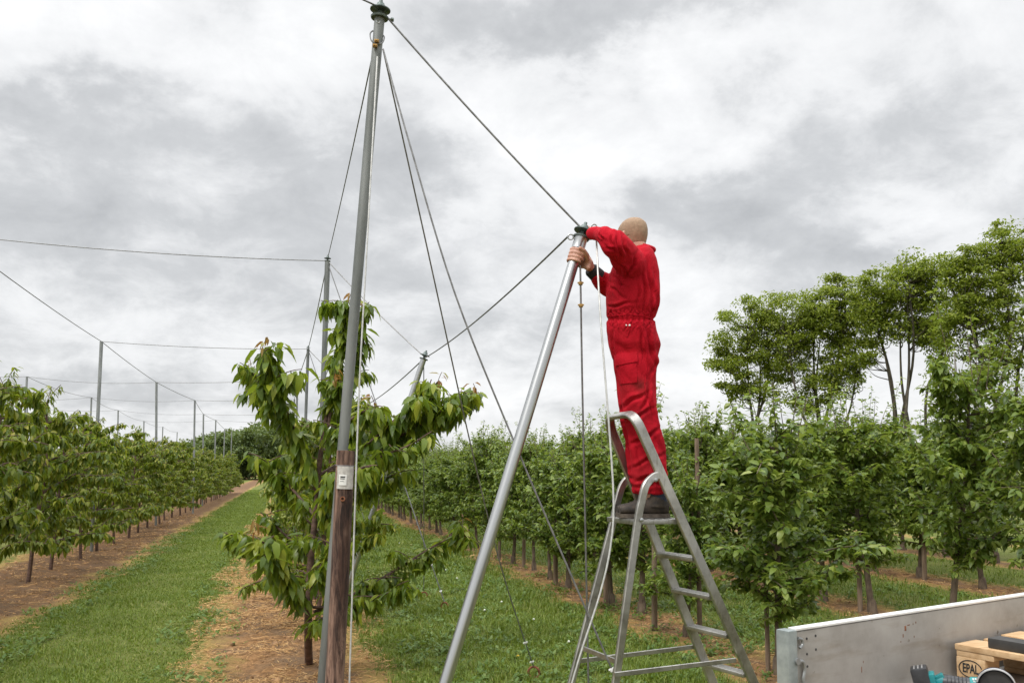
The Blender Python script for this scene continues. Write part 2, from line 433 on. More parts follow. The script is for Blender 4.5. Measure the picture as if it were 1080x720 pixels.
# warp for the edges of the big cloud banks
wn = cnoise(3.6, 7, .6, (5, 9, 2), 0)
warp = nt.nodes.new('ShaderNodeVectorMath'); warp.operation = 'MULTIPLY_ADD'
nt.links.new(wn.outputs['Color'], warp.inputs[0]); warp.inputs[1].default_value = (.5, .5, 0)
sub = nt.nodes.new('ShaderNodeVectorMath'); sub.operation = 'SUBTRACT'; nt.links.new(cmb.outputs[0], sub.inputs[0]); sub.inputs[1].default_value = (.25, .25, 0)
nt.links.new(sub.outputs[0], warp.inputs[2])
def cloud_xy(px, py):
    v = ray(px, py); v = v / np.linalg.norm(v); z = max(v[2], 0) + ZOFF
    return np.array([v[0] / z, v[1] / z, 0])
dark = math_(nt, 'MULTIPLY', math_(nt, 'SUBTRACT', n1.outputs['Fac'], .5), 1.05)
dark = math_(nt, 'ADD', dark, math_(nt, 'MULTIPLY', math_(nt, 'SUBTRACT', n2.outputs['Fac'], .5), .80))
# banks: place in the sky (given as the sight line towards them), half-length along/away in pixels, depth of grey
for px, py, rx, ry, amt in [(620, 15, 190, 48, .42), (730, 225, 90, 50, .42), (120, 205, 260, 55, .36), (60, 150, 150, 40, .18), (300, 290, 120, 40, .16),
                            (1000, 130, 130, 70, .22), (860, 130, 60, 40, .12), (90, 410, 200, 22, .26), (420, 190, 100, 40, .16), (900, 250, 60, 24, .28), (640, 330, 120, 25, .1),
                            (560, 160, 130, 60, -.34), (260, 60, 200, 50, -.22), (760, 110, 90, 40, -.18), (870, 60, 110, 35, -.10), (60, 330, 120, 18, -.12), (960, 215, 60, 20, -.10), (600, 400, 170, 30, -.2)]:
    c = cloud_xy(px, py); ex = cloud_xy(px + rx, py) - c; ey = cloud_xy(px, py - ry) - c
    mp = nt.nodes.new('ShaderNodeVectorMath'); mp.operation = 'SUBTRACT'; nt.links.new(warp.outputs[0], mp.inputs[0]); mp.inputs[1].default_value = c
    Mi = np.linalg.inv(np.array([[ex[0], ey[0]], [ex[1], ey[1]]]))
    us = []
    for r in range(2):
        dt = nt.nodes.new('ShaderNodeVectorMath'); dt.operation = 'DOT_PRODUCT'; nt.links.new(mp.outputs[0], dt.inputs[0])
        dt.inputs[1].default_value = (Mi[r][0], Mi[r][1], 0); us.append(dt.outputs['Value'])
    q = math_(nt, 'ADD', math_(nt, 'POWER', math_(nt, 'ABSOLUTE', us[0]), 2.0), math_(nt, 'POWER', math_(nt, 'ABSOLUTE', us[1]), 2.0))
    g = math_(nt, 'EXPONENT', math_(nt, 'MULTIPLY', q, -.9))
    dark = math_(nt, 'ADD', dark, math_(nt, 'MULTIPLY', g, amt * 1.0))
CL = ramp(nt, math_(nt, 'ADD', dark, .40, clamp=True), [(.14, (.84, .844, .849)), (.40, (.72, .727, .736)), (.62, (.53, .541, .554)), (.98, (.385, .396, .41))])
vs = nt.nodes.new('ShaderNodeVectorMath'); vs.operation = 'SCALE'; nt.links.new(CL, vs.inputs[0]); vs.inputs['Scale'].default_value = 10.0; CL = vs.outputs[0]
# overcast brightening overhead, strengthened above the view to add light on the ground
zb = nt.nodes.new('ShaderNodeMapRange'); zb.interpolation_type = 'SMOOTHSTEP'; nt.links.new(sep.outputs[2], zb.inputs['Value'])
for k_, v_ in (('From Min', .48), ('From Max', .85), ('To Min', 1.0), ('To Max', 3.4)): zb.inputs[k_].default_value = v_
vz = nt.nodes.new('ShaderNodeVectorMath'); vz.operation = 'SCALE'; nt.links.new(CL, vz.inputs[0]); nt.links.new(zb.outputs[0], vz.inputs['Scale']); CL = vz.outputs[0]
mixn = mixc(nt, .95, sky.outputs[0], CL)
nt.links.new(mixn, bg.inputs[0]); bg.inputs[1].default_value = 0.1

sl = bpy.data.lights.new('sun', 'SUN'); sl.energy = 1.5; sl.angle = rad(12); sl.color = (1.0, .96, .90)
so = bpy.data.objects.new('sun', sl); COL.objects.link(so)
sd = Vector((math.sin(SUN_AZ) * math.cos(SUN_EL), math.cos(SUN_AZ) * math.cos(SUN_EL), math.sin(SUN_EL)))
so.rotation_euler = sd.to_track_quat('Z', 'Y').to_euler()
# ------------------------------------------------------------------ the ground: one sheet, mown alleys and bare strips under the rows
CH_ROWS = [0.36, -3.75, -7.5, -11.3]          # cherry rows (X)
AP_ROWS = [4.0, 6.85, 9.7, 12.55]             # apple rows
STRIPS = [(.03, .86), (-3.82, 1.22), (-7.55, 1.0), (-11.3, .9), (-15, .9), (4.0, .58), (6.85, .55), (9.7, .55), (12.55, .55), (15.4, .55)]   # centre, half width
def vnoise(x, y, s, seed=0.0):
    """smooth value noise on arrays, -1..1"""
    x = x * s + seed * 17.3; y = y * s + seed * 9.1
    xi = np.floor(x).astype(np.int64); yi = np.floor(y).astype(np.int64); fx = x - xi; fy = y - yi
    fx = fx * fx * (3 - 2 * fx); fy = fy * fy * (3 - 2 * fy)
    def h(a, b):
        v = np.sin(a * 127.1 + b * 311.7 + seed * 74.7) * 43758.5453
        return (v - np.floor(v)) * 2 - 1
    return (h(xi, yi) * (1 - fx) + h(xi + 1, yi) * fx) * (1 - fy) + (h(xi, yi + 1) * (1 - fx) + h(xi + 1, yi + 1) * fx) * fy
def strip_val(x, y):
    """>0 inside a bare strip"""
    v = np.full_like(x, -9.0)
    for c, hw in STRIPS: v = np.maximum(v, hw - np.abs(x - c))
    return v + vnoise(x, y, 1.1, 1) * .16 + vnoise(x, y, 3.1, 2) * .10
def gz(x, y):
    x = np.asarray(x, float); y = np.asarray(y, float)
    near = np.clip(1.3 - np.hypot(x, y) / 60, 0, 1)
    s = np.clip(strip_val(x, y) * 3, 0, 1)
    return near * (vnoise(x, y, .35, 3) * .025 + vnoise(x, y, 1.3, 4) * .014 + s * (vnoise(x, y, 3.5, 5) * .018 + vnoise(x, y, 8, 6) * .012))
def axis_(lo, hi, flo, fhi, step):
    a = np.arange(flo, fhi, step); out = [a]
    l, st = flo, step
    L = []
    while l > lo: st *= 1.25; l -= st; L.append(l)
    h, st = a[-1], step; H = []
    while h < hi: st *= 1.25; h += st; H.append(h)
    return np.concatenate([L[::-1], a, H])
gx = axis_(-900, 900, -6, 11, .09); gy = axis_(-300, 1500, 3, 24, .11)
XX, YY = np.meshgrid(gx, gy); nx, ny = len(gx), len(gy)
V = np.stack([XX.ravel(), YY.ravel(), gz(XX.ravel(), YY.ravel())], 1)
i = (np.arange(ny - 1)[:, None] * nx + np.arange(nx - 1)[None, :]).ravel()
gme = mesh_np('ground', V, [np.stack([i, i + 1, i + nx + 1, i + nx], 1)], True)
a2 = gme.attributes.new('damp', 'FLOAT', 'POINT'); a2.data.foreach_set('value', (np.clip((-2.3 - XX.ravel()) / .8, 0, 1) * np.clip(.75 + .5 * vnoise(XX.ravel(), YY.ravel(), .9, 31), 0, 1)).astype(np.float32))
at = gme.attributes.new('strip', 'FLOAT', 'POINT'); at.data.foreach_set('value', strip_val(XX.ravel(), YY.ravel()).astype(np.float32))
def _ground(nt, b):
    a = nt.nodes.new('ShaderNodeAttribute'); a.attribute_name = 'strip'
    n = noise_tex(nt, 2.2, 8, .65); nf = noise_tex(nt, 14, 7, .7); nb = noise_tex(nt, .6, 4, .5); nv = noise_tex(nt, 60, 4, .7)
    m = math_(nt, 'ADD', a.outputs['Fac'], math_(nt, 'MULTIPLY', math_(nt, 'SUBTRACT', n, .5), .9))
    m = math_(nt, 'ADD', m, math_(nt, 'MULTIPLY', math_(nt, 'SUBTRACT', nf, .5), .5))
    grass = ramp(nt, nf, [(.3, (.066, .088, .016)), (.5, (.115, .142, .026)), (.7, (.175, .185, .048))])
    grass = mixc(nt, ramp(nt, nb, [(.45, (0, 0, 0)), (.65, (.5, .5, .5))]), grass, (.19, .185, .06))
    soil = ramp(nt, nf, [(.28, (.10, .054, .026)), (.45, (.23, .125, .055)), (.6, (.36, .20, .088)), (.75, (.48, .29, .135))])
    soil = mixc(nt, ramp(nt, n, [(.42, (0, 0, 0)), (.58, (.85, .85, .85))]), soil, (.17, .11, .065))
    dp = nt.nodes.new('ShaderNodeAttribute'); dp.attribute_name = 'damp'
    soil = mixc(nt, math_(nt, 'MULTIPLY', dp.outputs['Fac'], .75), soil, mixc(nt, nf, (.060, .034, .020), (.20, .115, .06)))
    edge = mixc(nt, nv, (.38, .25, .085), (.22, .17, .055))
    c1 = mixc(nt, ramp(nt, m, [(.02, (0, 0, 0)), (.14, (1, 1, 1))]), grass, edge)
    c = mixc(nt, ramp(nt, m, [(.18, (0, 0, 0)), (.42, (1, 1, 1))]), c1, soil)
    c = mixc(nt, .5, c, ramp(nt, nv, [(.3, (.45, .45, .45)), (.6, (1.1, 1.1, 1.1))]), 'MULTIPLY')
    nt.links.new(c, b.inputs['Base Color']); b.inputs['Roughness'].default_value = .95; b.inputs['Specular IOR Level'].default_value = .2
    h = math_(nt, 'ADD', math_(nt, 'MULTIPLY', nf, 1.0), math_(nt, 'MULTIPLY', nv, .35))
    bump(nt, b, h, .8, .05)
M['ground'] = mat('orchard_ground', _ground)
gme.materials.append(M['ground'])
ground = bpy.data.objects.new('ground', gme); COL.objects.link(ground); tag(ground, kind='structure')

# ---- grass blades in the alleys, straw and weeds on the strips (nobody could count them)
def in_view(x, y, m=1.1, zt=.1):
    lat = x * R_[0] + y * R_[1]; d = x * A_[0] + y * A_[1]
    return (d > 1.5) & (np.abs(lat) < .6 * m * d + .3) & (1.7 / np.maximum(d, .1) < (730 - HOR) / FPX * m)
def scatter(rng, n, x0, x1, dmin, dmax, power=1.0):
    """density falls off with distance"""
    u = rng.random(n); y = dmin * (dmax / dmin) ** (u ** power)
    return rng.uniform(x0, x1, n), y
def blades(name, rng, x, y, h, wd, lean, m, label, cat, flat=0.0):
    N = len(x); z = gz(x, y) - .006
    a = rng.uniform(0, 2 * math.pi, N); dirn = np.stack([np.cos(a), np.sin(a), np.zeros(N)], 1)
    sd = np.stack([-dirn[:, 1], dirn[:, 0], np.zeros(N)], 1)
    ln = lean * rng.uniform(.2, 1.0, N)
    base = np.stack([x, y, z + flat * rng.random(N)], 1)
    up = np.array([0, 0, 1.0])
    mid = base + up * (h * .55)[:, None] + dirn * (ln * h * .30)[:, None]
    tip = base + up * (h * (1.0 - .25 * ln))[:, None] + dirn * (ln * h * .95)[:, None]
    V = np.stack([base - sd * wd[:, None], base + sd * wd[:, None], mid + sd * (wd * .8)[:, None], mid - sd * (wd * .8)[:, None], tip], 1).reshape(-1, 3)
    b = (np.arange(N) * 5)[:, None]
    o = link(name, mesh_np(name, V, [b + np.array([[0, 1, 2, 3]]), b + np.array([[3, 2, 4]])], True), m)
    return tag(o, label, cat, kind='stuff')
rng = np.random.default_rng(11)
X_, Y_ = [], []
for x0, x1, n in ((-2.9, -.75, 200000), (.75, 3.75, 210000), (4.3, 6.6, 42000), (7.2, 9.4, 26000), (10, 12.2, 12000), (-6.7, -4.8, 6000)):
    x, y = scatter(rng, n, x0, x1, 4.5, 75, .92); X_.append(x); Y_.append(y)
x = np.concatenate(X_); y = np.concatenate(Y_)
sv = strip_val(x, y) + rng.normal(0, .10, len(x))
k = in_view(x, y) & (sv < .04) & (vnoise(x, y, 2.3, 8) + vnoise(x, y, 6, 9) * .6 + rng.random(len(x)) * 1.4 > -.15)
x, y = x[k], y[k]
d = np.hypot(x, y)
tall = np.where(x > 0, .95, .46) * (1 + .45 * vnoise(x, y, 1.7, 10) + .3 * vnoise(x, y, 5, 11))
blades('grass', rng, x, y, rng.uniform(.035, .10, len(x)) * np.clip(tall, .35, 1.7), (.0011 + .00032 * d) * rng.uniform(.7, 1.3, len(x)), 1.0, M['grass'], 'short green grass growing in the mown alleys between the rows', 'grass')
# straw
X_, Y_ = [], []
for c, hw in STRIPS[:8]:
    n = {0: 60000, 1: 15000}.get(STRIPS.index((c, hw)), 9000)
    xx, yy = scatter(rng, n, c - hw - .25, c + hw + .25, 4.5, 34, .8); X_.append(xx); Y_.append(yy)
x = np.concatenate(X_); y = np.concatenate(Y_)
k = in_view(x, y) & (strip_val(x, y) > -.12) & (vnoise(x, y, 1.4, 12) + .7 * vnoise(x, y, 4.1, 13) + rng.random(len(x)) * .9 > .10)
x, y = x[k], y[k]; d = np.hypot(x, y)
def straw(name, rng, x, y):
    N = len(x); z = gz(x, y) + rng.uniform(.002, .022, N); a = rng.uniform(0, 2 * math.pi, N); L = rng.uniform(.03, .12, N); wd = (.0008 + .00020 * np.hypot(x, y)) * rng.uniform(.6, 1.2, N)
    dr = np.stack([np.cos(a), np.sin(a), rng.normal(0, .12, N)], 1); sd = np.stack([-np.sin(a), np.cos(a), rng.normal(0, .4, N)], 1)
    c = np.stack([x, y, z], 1); bend = np.stack([-np.sin(a), np.cos(a), np.ones(N) * .4], 1) * (rng.normal(0, .16, N) * L)[:, None]
    V = np.stack([c - dr * (L / 2)[:, None] - sd * wd[:, None], c - dr * (L / 2)[:, None] + sd * wd[:, None], c + bend + sd * wd[:, None], c + bend - sd * wd[:, None], c + dr * (L / 2)[:, None]], 1).reshape(-1, 3)
    b = (np.arange(N) * 5)[:, None]
    o = link(name, mesh_np(name, V, [b + np.array([[0, 1, 2, 3]]), b + np.array([[3, 2, 4]])], True), M['straw'])
    tag(o, 'dry brown straw and dead grass lying on the bare strips', 'straw', kind='stuff')
straw('straw', rng, x, y)
# clods of earth on the bare strips
X_, Y_ = [], []
for (c, hw), n in zip(STRIPS[:8], (2600, 3600, 500, 100, 50, 1500, 700, 400)):
    xx, yy = scatter(rng, n, c - hw, c + hw, 4.5, 30, .8); X_.append(xx); Y_.append(yy)
x = np.concatenate(X_); y = np.concatenate(Y_); k = in_view(x, y) & (strip_val(x, y) > .1); x, y = x[k], y[k]
ico = bmesh.new(); bmesh.ops.create_icosphere(ico, subdivisions=1, radius=1); IV = np.array([v.co[:] for v in ico.verts]); IF = np.array([[v.index for v in f.verts] for f in ico.faces]); ico.free()
N = len(x); sc_ = rng.lognormal(-4.7, .55, N)[:, None, None] * (IV[None] * rng.uniform(.6, 1.2, (N, 1, 3)) + rng.normal(0, .16, (N, len(IV), 3)))
V = (sc_ + np.stack([x, y, gz(x, y)], 1)[:, None, :]).reshape(-1, 3)
M['clod'] = noisy('earth_clod', (.16, .088, .042), (.40, .235, .11), 9, .95, 0, .5, .01)
tag(link('soil_clods', mesh_np('soil_clods', V, [((np.arange(N) * len(IV))[:, None, None] + IF[None]).reshape(-1, 3)], True), M['clod']), 'crumbs of dry brown earth on the bare strips', 'soil', kind='stuff')
# low broad-leaved weeds
x, y = [], []
for x0, x1, n in ((-2.9, -2.2, 900), (-1.2, -.4, 500), (1.0, 4.6, 5200), (4.6, 6.4, 2600), (7.2, 9, 1500)):
    a, b_ = scatter(rng, n, x0, x1, 5, 26, .85); x.append(a); y.append(b_)
x = np.concatenate(x); y = np.concatenate(y); k = in_view(x, y) & (vnoise(x, y, 1.6, 21) + rng.random(len(x)) * .8 > .25); x, y = x[k], y[k]
rep = 6; x = np.repeat(x, rep) + rng.normal(0, .02, len(x) * rep); y = np.repeat(y, rep) + rng.normal(0, .02, len(y) * rep); N = len(x)
a = rng.uniform(0, 6.28, N); el = rng.uniform(.2, 1.0, N)
ax = np.stack([np.cos(a) * np.cos(el), np.sin(a) * np.cos(el), np.sin(el)], 1)
vv = leaves(np.stack([x, y, gz(x, y) + rng.uniform(0, .05, N)], 1), ax, np.tile([0, 0, 1.0], (N, 1)), rng.uniform(.03, .075, N), rng.uniform(.012, .03, N), .3)
tag(link('weeds', leaf_mesh('weeds', [vv]), M['weed']), 'small broad leaved weeds among the alley grass', 'weeds', kind='stuff')
# ------------------------------------------------------------------ orchard trees
def grow_leaves(rng, pts, step, per, L, W, hang, out_c=None, spread=.05, droop=.3, tip_thin=False):
    """leaf rosettes along a shoot"""
    pts = np.asarray(pts, float); seg = np.linalg.norm(np.diff(pts, axis=0), axis=1); tot = seg.sum(); cum = np.concatenate([[0], np.cumsum(seg)])
    n = max(2, int(tot / step)); s = np.linspace(0, tot, n) + rng.uniform(-.4, .4, n) * step; s = np.clip(s, 0, tot)
    pos = np.stack([np.interp(s, cum, pts[:, k]) for k in range(3)], 1)
    pos = np.repeat(pos, per, 0); N = len(pos)
    a = rng.uniform(0, 2 * math.pi, N)
    h = np.stack([np.cos(a), np.sin(a), np.zeros(N)], 1)
    hg = rng.normal(hang, .36, N)
    ax = nrm(h * np.cos(np.clip(hg, -1.4, 1.4))[:, None] - np.array([0, 0, 1.0]) * np.sin(np.clip(hg, -1.4, 1.4))[:, None])
    up = nrm(np.array([0, 0, 1.0]) * .8 + h * .5 + rng.normal(0, .25, (N, 3)))
    l = rng.uniform(L[0], L[1], N); p = pos + ax * (rng.uniform(.15, .5, N) * l)[:, None] * .55 + rng.normal(0, spread, (N, 3)) * .4
    return leaves(p, ax, up, l, l * rng.uniform(W[0], W[1], N), rng.uniform(.1, .5, N) * droop / .3, rng.uniform(.05, .22))
def curve_shoot(rng, o, az, el, L, curve, n=7, wob=.06):
    """a lateral that starts at elevation el and bends by curve"""
    pts = [np.asarray(o, float)]
    for i in range(n):
        e = el + curve * (i / n); a = az + rng.normal(0, wob)
        pts.append(pts[-1] + L / n * np.array([math.cos(a) * math.cos(e), math.sin(a) * math.cos(e), math.sin(e)]))
    return np.array(pts)

def apple_variant(seed, H=2.25, Wd=.72, dens=1.0, tops=3):
    r = np.random.default_rng(seed); tr = MB(); Lp = []
    bx, by = r.normal(0, .05, 2)
    lead = catmull([(0, 0, -.05), (bx * .4, by * .4, H * .25), (bx, by, H * .55), (bx * .6, by * 1.2, H * .86)], 5)
    tr.tube(lead, np.linspace(.036, .011, len(lead)), 8)
    tr.lathe((0, 0, -.05), (0, 0, 1), [(0, .058), (.08, .052), (.17, .047), (.21, .036)], 9)
    nl = int(30 * dens)
    for i in range(nl):
        t = .22 + .76 * (i + r.random()) / nl; z = H * t * .90
        o = np.array([np.interp(z, lead[:, 2], lead[:, 0]), np.interp(z, lead[:, 2], lead[:, 1]), z])
        L = Wd * (1.0 - .55 * max(0, t - .35) / .65) * r.uniform(.45, 1.32)
        if t < .36: L *= .8
        az = i * 2.4 + r.normal(0, .4)
        s = curve_shoot(r, o, az, r.uniform(.15, .75), L, r.uniform(-.7, .5))
        tr.tube(s, np.linspace(.011, .004, len(s)), 5)
        Lp.append(grow_leaves(r, s[1:], .026, 3, (.055, .098), (.44, .58), .25, spread=.035))
        for j in range(r.integers(3, 6)):
            q = s[r.integers(2, len(s))]
            s2 = curve_shoot(r, q, az + r.normal(0, 1.0), r.uniform(-.2, 1.1), r.uniform(.14, .36) * (.7 + Wd * .4), r.uniform(-.6, .6), 5)
            tr.tube(s2, np.linspace(.005, .0025, len(s2)), 4)
            Lp.append(grow_leaves(r, s2, .022, 3, (.050, .095), (.46, .62), .2, spread=.03))
    for j in range(tops):
        o = lead[-1] + np.array([*r.normal(0, .12, 2), -.25 * r.random()])
        s = curve_shoot(r, o, r.uniform(0, 6.28), r.uniform(1.1, 1.5), H * r.uniform(.18, .36), r.uniform(-.3, .2), 6)
        tr.tube(s, np.linspace(.006, .002, len(s)), 4)
        Lp.append(grow_leaves(r, s, .035, 2, (.045, .080), (.42, .55), -.15, spread=.012))
    # inner leaves
    N = int(800 * dens); z = r.uniform(.32, .9, N) * H; a = r.uniform(0, 6.28, N); rr = Wd * .42 * np.sqrt(r.random(N))
    aa = r.uniform(0, 6.28, N); e = r.normal(.1, .5, N)
    Lp.append(leaves(np.stack([rr * np.cos(a), rr * np.sin(a), z], 1), np.stack([np.cos(aa) * np.cos(e), np.sin(aa) * np.cos(e), -np.sin(e)], 1), nrm(r.normal(0, .4, (N, 3)) + (0, 0, 1)), r.uniform(.05, .09, N), r.uniform(.026, .05, N), .3))
    return tr.mesh('apple_trunk'), leaf_mesh('apple_crown', Lp)

def cherry_variant(seed, H=2.8, Wd=.95, dens=1.0, leaf=(.085, .14)):
    r = np.random.default_rng(seed); tr = MB(); Lp = []; Yp = []
    bx, by = r.normal(0, .06, 2)
    lead = catmull([(0, 0, -.05), (bx * .3, by * .5, H * .25), (bx, by, H * .6), (bx * .4, by * 1.3, H * .92)], 5)
    tr.tube(lead, np.linspace(.034, .011, len(lead)), 8)
    nl = int(21 * dens)
    for i in range(nl):
        t = .15 + .82 * (i + .7 * r.random()) / nl; z = H * t * .93
        o = np.array([np.interp(z, lead[:, 2], lead[:, 0]), np.interp(z, lead[:, 2], lead[:, 1]), z])
        L = Wd * (1.05 - .55 * max(0, t - .3) / .7) * r.uniform(.7, 1.15); az = i * 2.4 + r.normal(0, .35)
        s = curve_shoot(r, o, az, r.uniform(.25, .8), L, r.uniform(-1.1, -.1), 8)
        tr.tube(s, np.linspace(.016, .005, len(s)), 5)
        Lp.append(grow_leaves(r, s[1:], .028, 4, leaf, (.32, .43), .85, spread=.04))
        Lp.append(grow_leaves(r, s[-2:], .03, 3, (leaf[0] * .8, leaf[1] * .9), (.3, .42), .55, spread=.02))
        for j in range(r.integers(2, 4)):
            q = s[r.integers(2, len(s) - 1)]
            s2 = curve_shoot(r, q, az + r.choice((-1, 1)) * r.uniform(.5, 1.2), r.uniform(-.1, .7), r.uniform(.22, .45), r.uniform(-.9, .1), 5)
            tr.tube(s2, np.linspace(.007, .003, len(s2)), 4)
            Lp.append(grow_leaves(r, s2, .028, 4, leaf, (.32, .43), .8, spread=.035))
    for j in range(2):
        s = curve_shoot(r, lead[-1], r.uniform(0, 6.28), r.uniform(.9, 1.4), H * .12, -.4, 5); tr.tube(s, .005, 4)
        Lp.append(grow_leaves(r, s, .035, 3, (leaf[0] * .8, leaf[1] * .9), (.3, .42), .6, spread=.02))
    return tr.mesh('cherry_trunk'), leaf_mesh('cherry_crown', Lp)

def tree_proto(name, tm, cm, bark, leaf, label, cat, group):
    e = empty(name, (0, 0, 0), label, cat, group)
    link('trunk', tm, bark, e); link('crown', cm, leaf, e)
    return e
def place(o, x, y, rz, s, label=None, sz=None):
    o.location = (x, y, float(gz(x, y))); o.rotation_euler = (rt.gauss(0, .035), rt.gauss(0, .035), rz); o.scale = (s * rt.uniform(.9, 1.12), s * rt.uniform(.9, 1.12), (sz or s) * rt.uniform(.91, 1.08))
    if label: o['label'] = label
ORD = 'first second third fourth fifth sixth seventh eighth ninth tenth eleventh twelfth'.split()

rt = random.Random(5)
APV = [apple_variant(100 + i, 2.2 + .12 * (i % 3), .60 + .05 * (i % 3), 1.0, 5 + i % 3) for i in range(5)]
AGRP = 'apple trees in rows behind the ladder'
aproto = [None] * len(APV); used = set()
def new_apple(v, label):
    if v not in used:
        used.add(v); aproto[v] = tree_proto('apple_tree', *APV[v], M['bark_apple'], M['apple_leaf'], label, 'apple tree', AGRP); return aproto[v]
    o = copy_tree(aproto[v]); o['label'] = label; return o
def apple_label(row, k, Y):
    rn = ORD[row] + ' apple row'
    if row == 0 and k < 8: return f'{ORD[k]} leafy apple tree from the trailer end of the nearest apple row'
    if row == 1 and k < 4: return f'{ORD[k]} apple tree from the trailer end of the second apple row'
    return {0: 'small leafy apple tree farther along the nearest apple row, beyond its first eight',
            1: 'leafy apple tree farther along the second apple row, beyond its first four',
            2: 'apple tree in the third apple row, mostly hidden behind nearer trees',
            3: 'apple tree in the farthest apple row, mostly hidden behind nearer trees'}[row]
ROWY = {0: [6.42, 7.95, 9.35, 10.1, 10.9, 11.75], 1: [5.3, 6.3, 7.6, 8.9], 2: [7.6, 8.9, 10.2, 11.5], 3: [9, 10.4]}
for row, X in enumerate(AP_ROWS):
    ys = list(ROWY[row]); end = (58, 40, 27, 20)[row]; st = (1.0, 1.02, 1.1, 1.3)[row]
    while ys[-1] < end: ys.append(ys[-1] + st * rt.uniform(.9, 1.1))
    for k, Y in enumerate(ys):
        v = rt.randrange(5)
        s = rt.uniform(.93, 1.06)
        if row == 0 and k == 1: s = .74
        if row == 0 and Y > 10: s *= .94
        if row == 1: s *= 1.10
        if row >= 2: s *= 1.14
        if row == 1 and k == 2: s = 1.16
        place(new_apple(v, apple_label(row, k, Y)), X + rt.uniform(-.08, .08), Y, rt.uniform(0, 6.28), s)

CHV = [cherry_variant(200 + i, 2.75 + .1 * (i % 2), 1.0, 1.0) for i in range(4)]
CGRP = 'cherry trees in rows under the wire frame'
cproto = [None] * 4; cused = set()
def new_cherry(v, label):
    if v not in cused:
        cused.add(v); cproto[v] = tree_proto('cherry_tree', *CHV[v], M['bark_cherry'], M['cherry_leaf_row'], label, 'cherry tree', CGRP); return cproto[v]
    o = copy_tree(cproto[v]); o['label'] = label; return o
for row, (X, y0, end, st) in enumerate([(-3.75, 7.6, 66, 1.72), (-7.5, 16.2, 56, 2.1), (-11.3, 26, 50, 2.6), (.42, 9.6, 60, 1.9)]):
    Y = y0; k = 0
    while Y < end:
        lab = {0: f'{ORD[k]} drooping cherry tree from the near end of the row left of the grass alley' if k < 9 else 'far cherry tree of the row left of the grass alley, beyond its first nine',
               1: 'cherry tree of the second row left of the alley, showing above and behind the first',
               2: 'cherry tree of the third row left of the alley, barely showing behind the others',
               3: f'{ORD[k + 1]} cherry tree of the row behind the brown wooden post' if k < 2 else 'far cherry tree of the row behind the wooden post, beyond its third'}[row]
        s = rt.uniform(.93, 1.05) * (1.0 if Y < 20 else .95)
        sz = {0: 1.02, 1: 1.08, 2: 1.15, 3: 1.10, 4: 1.05}.get(k) if row == 0 else None
        if row == 3: s *= .80
        place(new_cherry(rt.randrange(4), lab), X + rt.uniform(-.07, .07), Y, rt.uniform(0, 6.28), s, sz=sz)
        Y += st * rt.uniform(.92, 1.08); k += 1

# ---- the young cherry tree in front: every shoot where the photograph has it
rng = np.random.default_rng(42)
CD = 7.15
base = G(326, 700)
ct = empty('young_cherry_tree', base, 'young cherry tree with long drooping leafy shoots behind the brown wooden post', 'cherry tree', CGRP)
tr = MB(); Lp = []; Yp = []; Fr = MB()
def pp(seq): return catmull([P(a, b_, CD + c) for a, b_, c in seq], 6)
trunk = catmull([base + (0, 0, -.05), P(325, 660, CD), P(327, 600, CD), P(333, 540, CD), P(338, 480, CD), P(346, 430, CD + .05), P(356, 390, CD + .1)], 6)
tr.tube(trunk, np.linspace(.036, .012, len(trunk)), 10)
